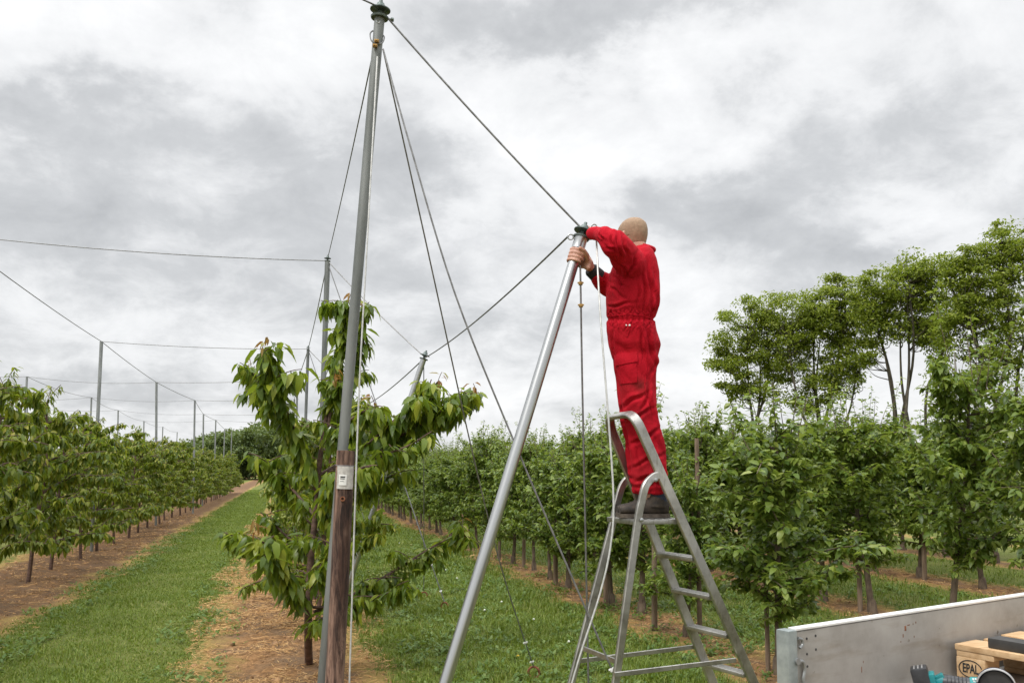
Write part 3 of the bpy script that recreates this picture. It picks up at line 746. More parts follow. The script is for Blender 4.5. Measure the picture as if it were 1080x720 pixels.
# (points, leaf length, hang, leaves per node)
SH = [
 ([(334, 520, 0), (318, 470, -.1), (300, 428, -.25), (285, 396, -.35), (277, 366, -.4)], (.15, .21), 1.0, 4),
 ([(318, 470, -.1), (300, 440, -.05), (284, 416, .1), (272, 400, .15), (265, 388, .18)], (.13, .19), .95, 4),
 ([(346, 450, 0), (352, 410, .05), (357, 375, .1), (362, 340, .12), (368, 316, .12)], (.14, .19), .95, 4),
 ([(340, 470, 0), (362, 430, .15), (372, 390, .2), (378, 352, .2), (382, 322, .2)], (.13, .18), .9, 3),
 ([(338, 500, 0), (375, 478, .25), (412, 452, .45), (440, 425, .5), (462, 402, .5)], (.14, .20), .95, 4),
 ([(412, 452, .45), (442, 440, .4), (470, 428, .4), (492, 420, .4), (503, 414, .4)], (.13, .18), .9, 4),
 ([(336, 530, 0), (370, 500, -.1), (400, 482, -.1), (430, 470, -.05), (455, 455, .0)], (.13, .18), .95, 4),
 ([(330, 640, 0), (312, 618, -.3), (295, 592, -.5), (282, 577, -.6), (274, 568, -.65)], (.15, .21), .9, 4),
 ([(312, 618, -.3), (285, 590, -.1), (266, 577, .1), (254, 570, .15), (244, 564, .15)], (.12, .16), .8, 3),
 ([(331, 645, 0), (375, 625, .15), (415, 602, .35), (450, 580, .5), (475, 566, .55), (490, 557, .55)], (.13, .18), .85, 3),
 ([(333, 545, 0), (312, 520, .2), (294, 500, .3), (282, 488, .3), (274, 482, .3)], (.13, .17), .95, 4),
 ([(330, 590, 0), (308, 570, .2), (288, 552, .3), (275, 540, .3)], (.12, .16), .85, 3),
 ([(340, 470, 0), (360, 450, -.2), (380, 436, -.35), (396, 428, -.35)], (.13, .18), .9, 4),
 ([(335, 520, 0), (352, 505, -.3), (372, 496, -.5), (390, 492, -.5)], (.14, .19), 1.0, 4),
 ([(331, 620, 0), (338, 605, -.2), (346, 590, -.3), (352, 572, -.3)], (.13, .17), .9, 3),
 ([(336, 520, 0), (345, 540, -.1), (352, 560, -.15)], (.13, .17), 1.0, 3),
 ([(329, 660, 0), (340, 655, -.2), (350, 652, -.3), (358, 655, -.3)], (.13, .17), .7, 3),
 ([(345, 500, 0), (385, 470, .1), (420, 440, .2), (448, 415, .25), (455, 400, .25)], (.14, .20), .95, 4),
 ([(400, 475, .3), (430, 455, .3), (460, 440, .3), (484, 430, .3)], (.13, .18), .95, 4),
 ([(335, 520, 0), (365, 515, .3), (395, 508, .4), (416, 500, .4)], (.13, .18), .95, 4),
 ([(331, 640, 0), (372, 640, -.1), (400, 628, -.1), (420, 622, -.05)], (.12, .16), .9, 2),
]
for q, LL, hang, per in SH:
    s = pp(q); tr.tube(s, np.linspace(.014, .005, len(s)), 6)
    Lp.append(grow_leaves(rng, s[3:], .027, per + 1, (LL[0] * .80, LL[1] * .84), (.31, .41), hang - .12, spread=.035, droop=.42))
    # side spurs
    for j in range(max(3, len(s) // 3)):
        o = s[rng.integers(len(s) // 4, len(s) - 1)]
        s2 = curve_shoot(rng, o, rng.uniform(0, 6.28), rng.uniform(.1, .8), rng.uniform(.10, .26), -.6, 4); tr.tube(s2, np.linspace(.006, .003, len(s2)), 5)
        Lp.append(grow_leaves(rng, s2, .028, 4, (LL[0] * .7, LL[1] * .82), (.31, .41), hang - .15, spread=.03, droop=.42))
for q in ((277, 366, -.4), (368, 316, .12), (382, 322, .2), (462, 402, .5), (503, 414, .4), (396, 428, -.35), (270, 560, -.65), (488, 556, .55), (265, 388, .18), (352, 400, -.1)):
    s = curve_shoot(rng, P(q[0], q[1], CD + q[2]), rng.uniform(0, 6.28), 1.25, .09, -.2, 4); tr.tube(s, .003, 5)
    Yp.append(grow_leaves(rng, s, .022, 2, (.05, .10), (.25, .36), .2, spread=.01, droop=.7))
for px, py, dd, n in ((425, 598, .38, 34), (405, 606, .3, 16), (300, 545, .2, 26), (445, 585, .45, 12), (292, 505, .3, 14), (368, 520, -.3, 10)):
    c = P(px, py, CD + dd)
    for j in range(n):
        o = c + rng.normal(0, (.09, .05, .05)); Fr.sphere(o, .011, n=8, m=6)
        Fr.tube([o + (0, 0, .01), o + (rng.normal(0, .01), rng.normal(0, .01), .045)], .0015, 4)
tr.build('trunk', M['bark_cherry'], ct)
link('crown', leaf_mesh('young_cherry_crown', Lp), M['cherry_leaf'], ct)
tag(link('young_leaves', leaf_mesh('bronze_tips', Yp), M['young_leaf'], ct), 'bronze red young leaves at the shoot tips')
tag(Fr.build('fruit', M['fruit'], ct), 'clusters of small unripe green cherries', kind='stuff')

# ------------------------------------------------------------------ the tall ash trees beyond the apple rows, two dead saplings, the far wood
def ash(px, pyb, d, blobs, seed, label, stems=4, n_sub=44, leaf=.15, per=105):
    r = np.random.default_rng(seed); b0 = P(px, HOR, d); b0[2] = -.1
    e = empty('ash_tree', b0, label, 'ash tree', 'ash trees beyond the orchard'); tr = MB(); pos = []
    tops = []
    k = d / FPX
    for (bx, by, rx, ry, w) in blobs:
        c = P(bx, by, d); n = max(3, int(n_sub * w)); RX, RZ = rx * k, ry * k
        for j in range(n):
            v = nrm(r.normal(0, 1, 3)); q = v * np.array([RX, RX * .8, RZ]) * r.uniform(.10, 1.25) ** .7
            o = c + q; tops.append(o)
            m = int(per * r.uniform(.6, 1.3)); rr = r.uniform(.28, .85)
            p = r.normal(0, 1, (m, 3)); p = nrm(p) * (r.random((m, 1)) ** .5) * (rr, rr, rr * .55); pos.append(o + p)
    tops = np.array(tops); st = []
    for i in range(stems):
        a = r.uniform(0, 6.28); sp = blobs[i % len(blobs)]
        c = P(sp[0] + r.normal(0, 3), sp[1] - sp[3] * .1, d) + np.array([*r.normal(0, .5, 2), 0])
        s = catmull([b0 + np.array([*r.normal(0, .25, 2), 0]), b0 * .72 + c * .28 + np.array([*r.normal(0, .3, 2), .4]), b0 * .38 + c * .62 + np.array([*r.normal(0, .25, 2), .3]), c], 6)
        tr.tube(s, np.linspace(.11, .028, len(s)), 8); st.append(s)
    allst = np.concatenate(st); hi = allst[allst[:, 2] > 2.5]
    for o in tops:
        dd = np.linalg.norm((hi - o) * (1, 1, .7) + (0, 0, 0), axis=1) + np.where(hi[:, 2] > o[2] - .4, 5, 0); q = hi[dd.argmin()]
        mid = (q + o) / 2 + np.array([*r.normal(0, .15, 2), -.15]); s = catmull([q, mid, o], 4)
        tr.tube(s, np.linspace(.026, .007, len(s)), 4)
    pos = np.concatenate(pos); N = len(pos); a = r.uniform(0, 6.28, N); el = r.normal(.25, .45, N)
    ax = np.stack([np.cos(a) * np.cos(el), np.sin(a) * np.cos(el), -np.sin(el)], 1)
    lv = leaves(pos, ax, nrm(r.normal(0, .5, (N, 3)) + (0, 0, 1)), r.uniform(leaf * .7, leaf * 1.35, N), r.uniform(leaf * .34, leaf * .62, N), .3)
    tr.build('trunk', M['bark_ash'], e); link('crown', leaf_mesh('ash_crown', [lv]), M['ash_leaf'], e)
ash(796, 0, 44, [(786, 350, 30, 32, 1.0), (772, 382, 22, 30, .7), (808, 332, 26, 24, .7), (804, 380, 28, 30, .8), (778, 415, 20, 14, .25), (816, 412, 18, 18, .3), (826, 356, 18, 24, .4)], 301, 'leftmost ash tree with a rounded crown above the apple rows', 5)
ash(868, 0, 43, [(856, 328, 30, 26, 1.0), (884, 318, 26, 26, .8), (842, 358, 28, 30, .9), (880, 362, 34, 34, 1.1), (862, 400, 32, 24, .7), (896, 402, 22, 24, .4), (846, 422, 16, 14, .25), (904, 345, 20, 30, .5)], 302, 'dense ash tree with the widest crown, second from the left', 6)
ash(956, 0, 41, [(946, 306, 30, 28, .9), (966, 288, 26, 20, .6), (928, 336, 24, 30, .7), (966, 338, 30, 36, .9), (914, 312, 20, 26, .5), (990, 350, 22, 38, .5), (920, 376, 16, 20, .25), (984, 312, 22, 30, .6)], 303, 'open ash tree on bare forked stems between the dense one and the tallest', 7)
ash(1062, 0, 38, [(1036, 296, 34, 32, 1.0), (1064, 260, 30, 28, .9), (1016, 326, 26, 28, .7), (1054, 342, 34, 36, .9), (1016, 284, 24, 20, .5), (1104, 296, 44, 66, 1.6), (1034, 376, 24, 22, .35), (1080, 384, 24, 30, .4), (1004, 352, 16, 24, .3)], 304, 'tallest ash tree, its crown cut by the right edge', 8)
def dead_sapling(px, pyt, d, seed, label):
    r = np.random.default_rng(seed); b0 = P(px, HOR, d); b0[2] = -.05; t = P(px + 3, pyt, d)
    tr = MB(); s = catmull([b0, (b0 + t) / 2 + np.array([.1, 0, 0]), t], 8); tr.tube(s, np.linspace(.085, .02, len(s)), 7)
    for j in range(9):
        q = s[r.integers(8, len(s) - 2)]; s2 = curve_shoot(r, q, r.uniform(0, 6.28), r.uniform(.7, 1.3), r.uniform(.6, 1.6), .2, 6, .2); tr.tube(s2, np.linspace(.03, .006, len(s2)), 5)
    tag(tr.build('dead_tree', M['dead_wood']), label, 'dead tree')
dead_sapling(1004, 372, 36, 5, 'bare dead sapling with several thin forks between the two right ash trees')
dead_sapling(1027, 390, 36, 9, 'shorter bare dead sapling nearest the tallest ash tree')
# far wood behind the cherry rows
r = np.random.default_rng(77); pos = []
for i in range(520):
    u = r.random(); px = 150 + 190 * u + r.normal(0, 3); dd = 150 + r.uniform(-12, 12)
    top = np.interp(px, [150, 185, 215, 245, 268, 290, 340], [482, 468, 458, 450, 446, 447, 450]) + r.normal(0, 1.2)
    py = top + 5 + r.random() * (494 - top)
    o = P(px, py, dd); m = 130; p = nrm(r.normal(0, 1, (m, 3))) * (r.random((m, 1)) ** .4) * (1.5, 1.5, 1.0); pos.append(o + p)
for px0, px1, n in ((340, 620, 160), (-60, 150, 60)):
    for i in range(n):
        px = r.uniform(px0, px1); o = P(px, 485 + r.normal(0, 3), 160 + r.uniform(-10, 10)); p = nrm(r.normal(0, 1, (110, 3))) * (r.random((110, 1)) ** .4) * (1.6, 1.6, 1.2); pos.append(o + p)
pos = np.concatenate(pos); N = len(pos); a = r.uniform(0, 6.28, N); el = r.normal(.1, .6, N)
lv = leaves(pos, np.stack([np.cos(a) * np.cos(el), np.sin(a) * np.cos(el), -np.sin(el)], 1), nrm(r.normal(0, .5, (N, 3)) + (0, 0, 1)), r.uniform(.35, .7, N), r.uniform(.2, .4, N), .3)
tag(link('far_woods', leaf_mesh('far_woods', [lv]), M['wood_leaf']), 'far wood on the horizon behind the cherry rows', 'woods', kind='stuff')
# ------------------------------------------------------------------ wire frame over the orchard: tall poles, leaning edge poles, wires, anchors
HP = 4.40
def vert(p): return np.array([p[0], p[1], 0.0])
def top_fitting(mb, t, ax, s=1.0):
    mb.lathe(t - ax * .012 * s, ax, [(0, .052 * s), (.010 * s, .055 * s), (.014 * s, .05 * s), (.016 * s, .016 * s), (.045 * s, .016 * s), (.047 * s, .030 * s), (.052 * s, .062 * s), (.058 * s, .062 * s), (.066 * s, .035 * s), (.075 * s, .028 * s), (.095 * s, .022 * s), (.10 * s, .012 * s), (.118 * s, .010 * s)], 18)
    return t + ax * .05 * s
def pole_thing(b, t, r, label, group, m, near=False, name='steel_pole'):
    ax = nrm(t - b); e = empty(name, b, label, 'pole', group)
    mb = MB(); mb.tube([b - ax * .05, b * .5 + t * .5, t], r, 16 if near else 8); mb.build('tube', m, e)
    return e, ax
PG = 'tall steel poles standing in the cherry rows'
# near pole by the wooden post
T1b, T1 = P(333, 801, 5.06), P(400.5, 18, 5.0)
T1b[2] = 0
e, ax = pole_thing(T1b, T1, .031, 'nearest tall grey steel pole, tied beside the brown wooden post', PG, M['galv_dull'], True)
mb = MB(); top_fitting(mb, T1, ax, 1.0)
sidev = nrm(R_ - ax * R_.dot(ax))
mb.tube([T1 - ax * .01 + sidev * .03, T1 - ax * .012 + sidev * .085], .006, 8); mb.lathe(T1 - ax * .012 + sidev * .070, sidev, [(0, .012), (.016, .012)], 6)
mb.build('cap_fitting', M['cast'], e)
mb = MB(); mb.torus(T1 - ax * .045 - A_ * .03, A_, .010, .003, 14, 6); mb.build('eye_bolt', M['galv'], e)
# wire loop and brass clamps below the cap
mb = MB(); loop = [T1 - ax * .09 - sidev * .036, T1 - ax * .12 - sidev * .045 - A_ * .02, T1 - ax * .17 - sidev * .03 - A_ * .037, T1 - ax * .19 - A_ * .042 + sidev * .005, T1 - ax * .17 + sidev * .033 - A_ * .02, T1 - ax * .12 + sidev * .037, T1 - ax * .09 + A_ * .036, T1 - ax * .09 - sidev * .036]
mb.tube(catmull(loop, 5), .0045, 6); mb.build('wire_loop', M['wire'], e)
for k in (.175, .205):
    mb = MB(); c = T1 - ax * k - A_ * .045 + sidev * (.004 - (k - .175) * .25)
    mb.box(c, sidev * .014, ax * .009, A_ * .010, .003); mb.lathe(c - sidev * .006, -A_, [(0, .006), (.018, .006)], 6); mb.lathe(c + sidev * .007, -A_, [(0, .006), (.018, .006)], 6)
    mb.build('clamp', M['brass'], e)
T = [T1]
for k, (px, py, d) in enumerate([(345.5, 275, 11.4), (325, 368, 18.6)]):
    t = P(px, py, d); b = P(px - (10, 6)[k], 495, d); b[2] = 0
    pole_thing(b, t, (.036, .032)[k], ('second tall pole along the post row, rising behind the young cherry tree', 'third tall pole along the post row, its tip just above the cherry leaves')[k], PG, M['galv_dull'], True)
    mb = MB(); top_fitting(mb, t, nrm(t - b), .75); o = mb.build('cap_fitting', M['cast']); setpar(o, [q for q in COL.objects if q.name.startswith('steel_pole') and 'category' in q][-1]); T.append(t)
EDGE = []
for k, Y in enumerate((26.2, 33.8, 41.2, 48.8, 56.2)):
    t = np.array([.34, Y, HP]); pole_thing(vert(t), t, .03, 'distant tall pole of the post row, hidden by the young cherry tree', PG, M['galv_dull']); T.append(t)
# rows left of the alley
LT = {}
px3 = {1: (107, 360, 18.1), 2: (165, 403, 26.2), 3: (205.5, 422, 33.3)}
YS = (12.2, 19.7, 27.6, 35.2, 43.0, 50.6, 58.2, 65.8)
for r_, X in enumerate(CH_ROWS[1:]):
    for k, Y in enumerate(YS):
        if r_ > 0 and k < 2: continue
        if r_ == 0 and k == 0: t = P(-16, 251, 10.8)
        elif r_ == 0 and k in px3: t = P(*px3[k])
        elif r_ == 1 and k == 2: t = P(28.5, 397, 25.2)
        elif r_ == 1 and k == 3: t = P(96.5, 419, 32.5)
        else: t = np.array([X, Y, HP + .12 * math.sin(k * 3 + r_)])
        lean = np.array([.02 * math.sin(5 * k + r_), 0, 0]) * 3
        if r_ == 0 and k == 2: lean = (P(171, 520, 26.2) - P(167.2, 520, 26.2))
        b = vert(t + lean)
        lab = {0: 'tall pole of the row left of the alley, just outside the left edge', 1: 'tallest grey pole left of the alley, rising well above the leafy row', 2: 'leaning grey pole in the left row, next beyond the tallest one',
               3: 'upright grey pole in the left row, third that stands clear beyond the alley'}.get(k if r_ == 0 else -1)
        if r_ == 0 and lab is None: lab = ('fourth', 'fifth', 'sixth', 'seventh')[k - 4] + ' clear pole along the left row, before the far wood'
        if r_ == 1: lab = {2: 'pole tip of the second left row, highest above the leftmost trees', 3: 'pole tip of the second left row between two leaning leaders of cherry leaves'}.get(k, 'small far pole tip of the second row left of the alley')
        if r_ == 2: lab = 'tiny far pole tip of the third row left of the alley'
        pole_thing(b, t, .036 if r_ == 0 else .032, lab, PG, M['galv']); LT[(r_, k)] = t
# leaning edge poles
L1b, L1 = P(431, 835, 4.5), P(613.3, 250, 5.0); L1b[2] = 0
EG = 'leaning steel edge poles right of the post row'
e, ax = pole_thing(L1b, L1, .0335, 'shiny leaning steel pole that the man in red holds at its top', EG, M['galv_bright'], True)
s1 = nrm(R_ - ax * R_.dot(ax)); LAX, LS = ax, s1
mb = MB(); mb.lathe(L1 - ax * .085, ax, [(0, .034), (.001, .0395), (.075, .0395), (.082, .043)], 20); mb.build('sleeve', M['galv_bright'], e)
mb = MB(); top_fitting(mb, L1, ax, .92); mb.build('cap_fitting', M['cast'], e)
c = L1 + ax * .055 + s1 * .055 + np.array([0, 0, .01]); mb = MB(); mb.tube([L1 + ax * .045, c], .007, 8); mb.torus(c + np.array([0, 0, .02]) + s1 * .008, A_, .015, .0045, 18, 7); mb.lathe(c - s1 * .022, s1, [(0, .012), (.014, .012)], 6); mb.lathe(L1 + ax * .05 + s1 * .015, (0, 0, 1), [(0, .014), (.018, .014)], 6); mb.build('eye_bolt', M['galv'], e)
c2 = L1 - ax * .018 - s1 * .062; mb = MB(); mb.tube([L1 - ax * .02 - s1 * .03, c2 + s1 * .014], .006, 8); mb.torus(c2, A_, .016, .0045, 18, 7); mb.build('eye_bolt', M['galv'], e)
LTOP = [L1 + ax * .045]
for k, (px, py, d) in enumerate([(447, 378, 10.5)]):
    t = P(px, py, d); b = P(359, 641, 10.5); b[2] = 0
    e, a2 = pole_thing(b, t, .036, 'second leaning edge pole, its wired tip rising over the cherry leaves', EG, M['galv_bright'], True)
    mb = MB(); top_fitting(mb, t, a2, 1.0); mb.build('cap_fitting', M['cast'], e); LTOP.append(t)
for k, Y in enumerate((18.2, 25.6)):
    t = np.array([1.66, Y, 3.06]); b = np.array([.75, Y, 0]); pole_thing(b, t, .036, 'far leaning edge pole, hidden behind the young cherry tree', EG, M['galv_bright']); LTOP.append(t)

# anchor rings in the grass
AG = 'rusty anchor rings in the grass'
def ring_anchor(px, py, label, tilt=0.0):
    g = G(px, py); g[2] = float(gz(g[0], g[1])); e = empty('anchor_ring', g, label, 'anchor ring', AG)
    mb = MB(); mb.torus(g + (0, 0, .045), nrm(A_ + R_ * tilt), .045, .0095, 28, 10); mb.build('ring', M['rust'], e)
    mb = MB(); mb.tube([g - (0, 0, .15), g + (0, 0, .012)], .011, 8); mb.build('shank', M['rust'], e); return g + np.array([0, 0, .085])
A1 = ring_anchor(563, 718, 'rusty anchor ring in the grass beside the yellow dandelion', .2)
A2 = ring_anchor(469, 646, 'rusty anchor ring lying farther back among pale weeds', .5)
A3 = ring_anchor(447, 632, 'small dark anchor ring under the fruiting cherry branch', .1)

WG = 'wires of the orchard frame'
def wire(pts, r, label, m='wire', sag=0.0, n=14, clips=(), group=WG):
    pts = [np.asarray(p, float) for p in pts]
    if len(pts) == 2:
        q = [pts[0] * (1 - t) + pts[1] * t - np.array([0, 0, sag * 4 * t * (1 - t)]) for t in np.linspace(0, 1, n)]
    else: q = catmull(pts, 6)
    o = MB().tube(q, r, 6).build('wire', M[m]); tag(o, label, 'wire', group)
    q = np.array(q)
    for t, mm in clips:
        i = int(t * (len(q) - 1)); f = t * (len(q) - 1) - i; c = q[i] * (1 - f) + q[min(i + 1, len(q) - 1)] * f; dr = nrm(q[min(i + 1, len(q) - 1)] - q[max(i - 1, 0)])
        cb = MB(); cb.box(c, nrm(np.cross(dr, A_)) * .012, dr * .010, A_ * .009, .003); cb.lathe(c - dr * .004, nrm(np.cross(dr, A_)), [(-.018, .005), (.018, .005)], 6)
        cb.build('clip', M[mm], o)
    return o
wire([T1 + (0, 0, .05), LTOP[0]], .0065, 'thick wire from the nearest tall pole down to the pole the man holds', sag=.02)
wire([T1 + (0, 0, .06), P(300, -38, 4.3), P(100, -133, 3.5)], .0055, 'short bit of wire leaving the nearest tall pole at the top edge')
wire([T1 - (0, 0, .03), T[1] + (0, 0, .03)], .0050, 'ridge wire from the nearest tall pole back to the second one', sag=.04)
wire([T[1], T[2]], .007, 'ridge wire between the second and third poles of the post row', sag=.05)
for k in range(2, len(T) - 1): wire([T[k], T[k + 1]], .009, 'far ridge wire of the post row, behind the cherry leaves', sag=.05)
GS = P(404, 52, 4.97)
wire([GS, P(448, 250, 5.5), P(499, 480, 6.2), P(531, 606, 6.6), A1], .0055, 'guy wire from the nearest pole to the ring beside the dandelion', clips=((.93, 'white_plastic'), (.985, 'white_plastic')))
wire([GS, P(433, 155, 4.9), P(480, 310, 4.85), P(545, 472, 4.8), P(643, 700, 4.75), P(688, 800, 4.75)], .0055, 'guy wire running from the nearest pole down past the ladder legs', 'wire', clips=((.808, 'white_plastic'),))
wire([T[1] - (0, 0, .02), A2], .007, 'guy wire from the second pole to the ring among pale weeds', sag=.0, clips=((.90, 'white_plastic'), (.97, 'white_plastic')))
wire([LTOP[1] - (0, 0, .05), A3], .006, 'thin upright wire from the second leaning pole to the small dark ring', sag=.0)
wire([T[2], np.array([1.85, 17.9, 0])], .008, 'guy wire of the third pole, seen between the cherry shoots')
wire([c2 - s1 * .015, LTOP[1]], .0062, 'edge wire from the held pole to the second leaning pole', sag=.06)
wire([T[1], LTOP[1] + (0, 0, .03)], .007, 'cross wire from the second tall pole to the second leaning pole', sag=.03)
wire([LTOP[1], LTOP[2]], .008, 'edge wire from the second leaning pole towards the hidden third', sag=.05)
wire([T[2], LTOP[2]], .009, 'cross wire from the third tall pole to the hidden leaning pole', sag=.03)
wire([P(612, 280, 4.96), P(614, 400, 4.98), P(617, 540, 5.03), P(620, 690, 5.08), P(622, 785, 5.1)], .0058, 'straight hanging wire below the held pole with two brass clips', clips=((.04, 'brass'), (.09, 'brass')))
wire([P(629, 252, 4.87), P(633, 330, 4.74), P(641, 432, 4.66), P(647, 525, 4.62), P(644, 575, 4.60), P(633, 625, 4.58), P(612, 690, 4.56), P(596, 745, 4.55), P(582, 790, 4.55)], .0055, 'slack pale wire hanging past the ladder rail to the ground', 'cable')
wire([P(398, 60, 4.94), P(391, 187, 4.86), P(386, 280, 4.82), P(378, 430, 4.77), P(368.5, 720, 4.74), P(366, 800, 4.74)], .0052, 'pale cable running down in front of the wooden post', 'cable')
# rows of cross wires and ridge wires to the left
for k in range(0, 6):
    a = T[k + 1]; b = LT[(0, k)]
    if k < 4: wire([a, b], .006 + .0008 * k, ('first', 'second', 'third', 'fourth')[k] + ' level wire crossing the sky left of the young cherry tree', sag=.05)
    else: wire([a, b], .008, 'far level wire low in the sky left of the young cherry tree', sag=.1)
    if (1, k) in LT: wire([b, LT[(1, k)]], .006, 'faint cross wire between the first two left rows', sag=.1)
    if (2, k) in LT and k < 5: wire([LT[(1, k)], LT[(2, k)]], .0065, 'faint cross wire between the second and third left rows', sag=.1)
for k in range(7):
    wire([LT[(0, k)] - (0, 0, .28 if k == 0 else 0), LT[(0, k + 1)]], .0065 + .0008 * k, {0: 'ridge wire dropping from the left edge to the tallest left pole', 1: 'ridge wire from the tallest left pole to the leaning one'}.get(k, 'far ridge wire along the row left of the alley'), sag=.03)
    if (1, k) in LT and (1, k + 1) in LT: wire([LT[(1, k)], LT[(1, k + 1)]], .0065, 'faint ridge wire along the second left row', sag=.1)

# ---- brown wooden post with its paper tag
pb, pt = P(348.5, 801, 4.84), P(365, 475, 4.84); pb[2] = 0; axp = nrm(pt - pb)
e = empty('wooden_post', pb, 'thick weathered brown wooden post with a white paper tag', 'post')
mb = MB(); zz = np.linspace(0, 1, 40); L = np.linalg.norm(pt - pb); nseg = 28
V = []; Fc = []
a0 = nrm(np.cross(axp, A_)); b0 = np.cross(axp, a0); rp = np.random.default_rng(3); ph = rp.uniform(0, 6.28, 6)
for i, t in enumerate(zz):
    for j in range(nseg):
        th = 2 * math.pi * j / nseg
        rr = .0515 * (1 + .03 * math.sin(3 * th + ph[0] + t * 1.5) + .02 * math.sin(7 * th + ph[1] + t * 2) + .015 * math.sin(11 * th + ph[2] - t) + .012 * math.sin(t * 9 + th))
        V.append(pb + axp * (t * (L + .05) - .05) + rr * (math.cos(th) * a0 + math.sin(th) * b0))
for i in range(len(zz) - 1):
    for j in range(nseg): Fc.append((i * nseg + j, i * nseg + (j + 1) % nseg, (i + 1) * nseg + (j + 1) % nseg, (i + 1) * nseg + j))
n0 = len(V); V.append(pt + axp * .002)
for j in range(nseg): Fc.append(((len(zz) - 1) * nseg + j, (len(zz) - 1) * nseg + (j + 1) % nseg, n0))
mb.add(V, Fc); mb.build('timber', M['post_wood'], e, sharp=50)
# tag: plastic sleeve bent round the post, white card with dark print in it
front = -nrm(A_ - axp * A_.dot(axp)); rgt = np.cross(axp, front); rgt = rgt if rgt.dot(R_) > 0 else -rgt
def on_post(h, x, off): # h below the top, x across in metres
    th = x / .053; return pt - axp * h + (math.sin(th) * rgt + math.cos(th) * front) * (.0535 + off)
def patch(name, h0, h1, x0, x1, off, th, m, parent, wob=0.0):
    nxp, nyp = 9, 7; V = []; Fp = []
    for lay in (0, th):
        for i in range(nyp):
            for j in range(nxp):
                V.append(on_post(h0 + (h1 - h0) * i / (nyp - 1), x0 + (x1 - x0) * j / (nxp - 1), off + lay + wob * math.sin(i * 2.1 + j * 1.3)))
    k = nxp * nyp
    for i in range(nyp - 1):
        for j in range(nxp - 1):
            q = (i * nxp + j, i * nxp + j + 1, (i + 1) * nxp + j + 1, (i + 1) * nxp + j); Fp.append(q[::-1]); Fp.append(tuple(v + k for v in q))
    bd = [j for j in range(nxp)] + [i * nxp + nxp - 1 for i in range(1, nyp)] + [(nyp - 1) * nxp + j for j in range(nxp - 2, -1, -1)] + [i * nxp for i in range(nyp - 2, 0, -1)]
    for a, b in zip(bd, bd[1:] + bd[:1]): Fp.append((a, b, b + k, a + k))
    mb = MB(); mb.add(V, Fp); return mb.build(name, m, parent, sharp=60)
sl_ = patch('tag_sleeve', .088, .215, -.036, .062, .001, .0015, M['clear_plastic'], e, .0012)
cd = patch('paper_tag', .135, .194, -.020, .020, .0045, .001, M['white_plastic'], sl_)
mb = MB()
for h, x0, x1, t in ((.148, -.012, .012, .004), (.158, -.013, .010, .0025), (.172, -.012, .006, .0012)):
    c = [on_post(h, x, .0060) for x in (x0, (x0 + x1) / 2, x1)]; mb.rect_sweep(c, t, .0004, front, .0001)
tag(mb.build('print', M['black_ink'], cd), 'faint dark printed lines', kind='stuff')
mb = MB(); mb.torus(on_post(.27, .005, .004), front, .011, .0035, 14, 6); mb.build('knot', M['rust'], e)
mb = MB(); mb.torus(pt - axp * .085, axp, .0545, .002, 24, 5); mb.build('tie_wire', M['wire'], e)

# ---- stakes among the apple trees
SG = 'wooden stakes in the apple rows'
def stake(px, d_top, X, label, r=.028):
    # stake of the row at X seen at column px
    v = ray(px, d_top); t = X / v[0]; p = EYEP + v * t; b = vert(p)
    lean = np.array([rt.uniform(-.03, .03), 0, 0]); o = MB().tube([b - (0, 0, .1), (b + p) / 2 + lean * .5, p + lean], [r * 1.05, r, r * .92], 10).build('wooden_stake', M['stake_wood']); tag(o, label, 'stake', SG)
stake(735, 462, 4.04, 'tall thin stake rising from the apple leaves right of the ladder', .024)
stake(586, 520, 3.9, 'weathered stake standing between the leaning pole and the ladder', .034)
stake(638, 500, 4.0, 'grey stake seen behind the ladder legs', .034)
stake(552, 512, 4.0, 'weathered stake just right of the leaning pole', .03)
stake(512, 520, 4.0, 'distant stake in the apple row left of the leaning pole', .034)
stake(480, 505, 4.0, 'farthest stake of the apple row, above the fruiting branch', .036)
stake(689, 560, 3.75, 'crooked stake leaning at the stump behind the ladder', .03)
stake(808, 600, 3.98, 'short stake beside the first apple trunk by the trailer', .02)
stake(905, 560, 6.8, 'dark stake at the second row trunk above the trailer board', .03)
stake(973, 545, 9.6, 'dark stake in the third row above the trailer board', .035)
# ---- flowers
g = G(546, 699); e = empty('dandelion', g, 'single yellow dandelion beside the anchor ring', 'flower')
mb = MB(); mb.tube([g, g + (0, 0, .06)], .003, 6); mb.build('stem', M['weed'], e)
mb = MB(); c = g + np.array([0, 0, .065]); mb.sphere(c, .016, .016, .009); mb.build('flower_head', M['yellow'], e)
for k, (px, py) in enumerate([(563, 664), (529, 645), (511, 655), (600, 690), (421, 577), (470, 607), (482, 617), (446, 602)]):
    g = G(px, py); g[2] = float(gz(g[0], g[1])); e = empty('clover_flower', g, 'small white clover flower dotting the grass by the anchor wires', 'flower', 'white clover flowers in the grass')
    mb = MB(); mb.tube([g, g + (0, 0, .09)], .002, 5); mb.build('stem', M['weed'], e); mb = MB(); mb.sphere(g + (0, 0, .095), .012, .012, .011, 8, 6); mb.build('flower_head', M['clover'], e)
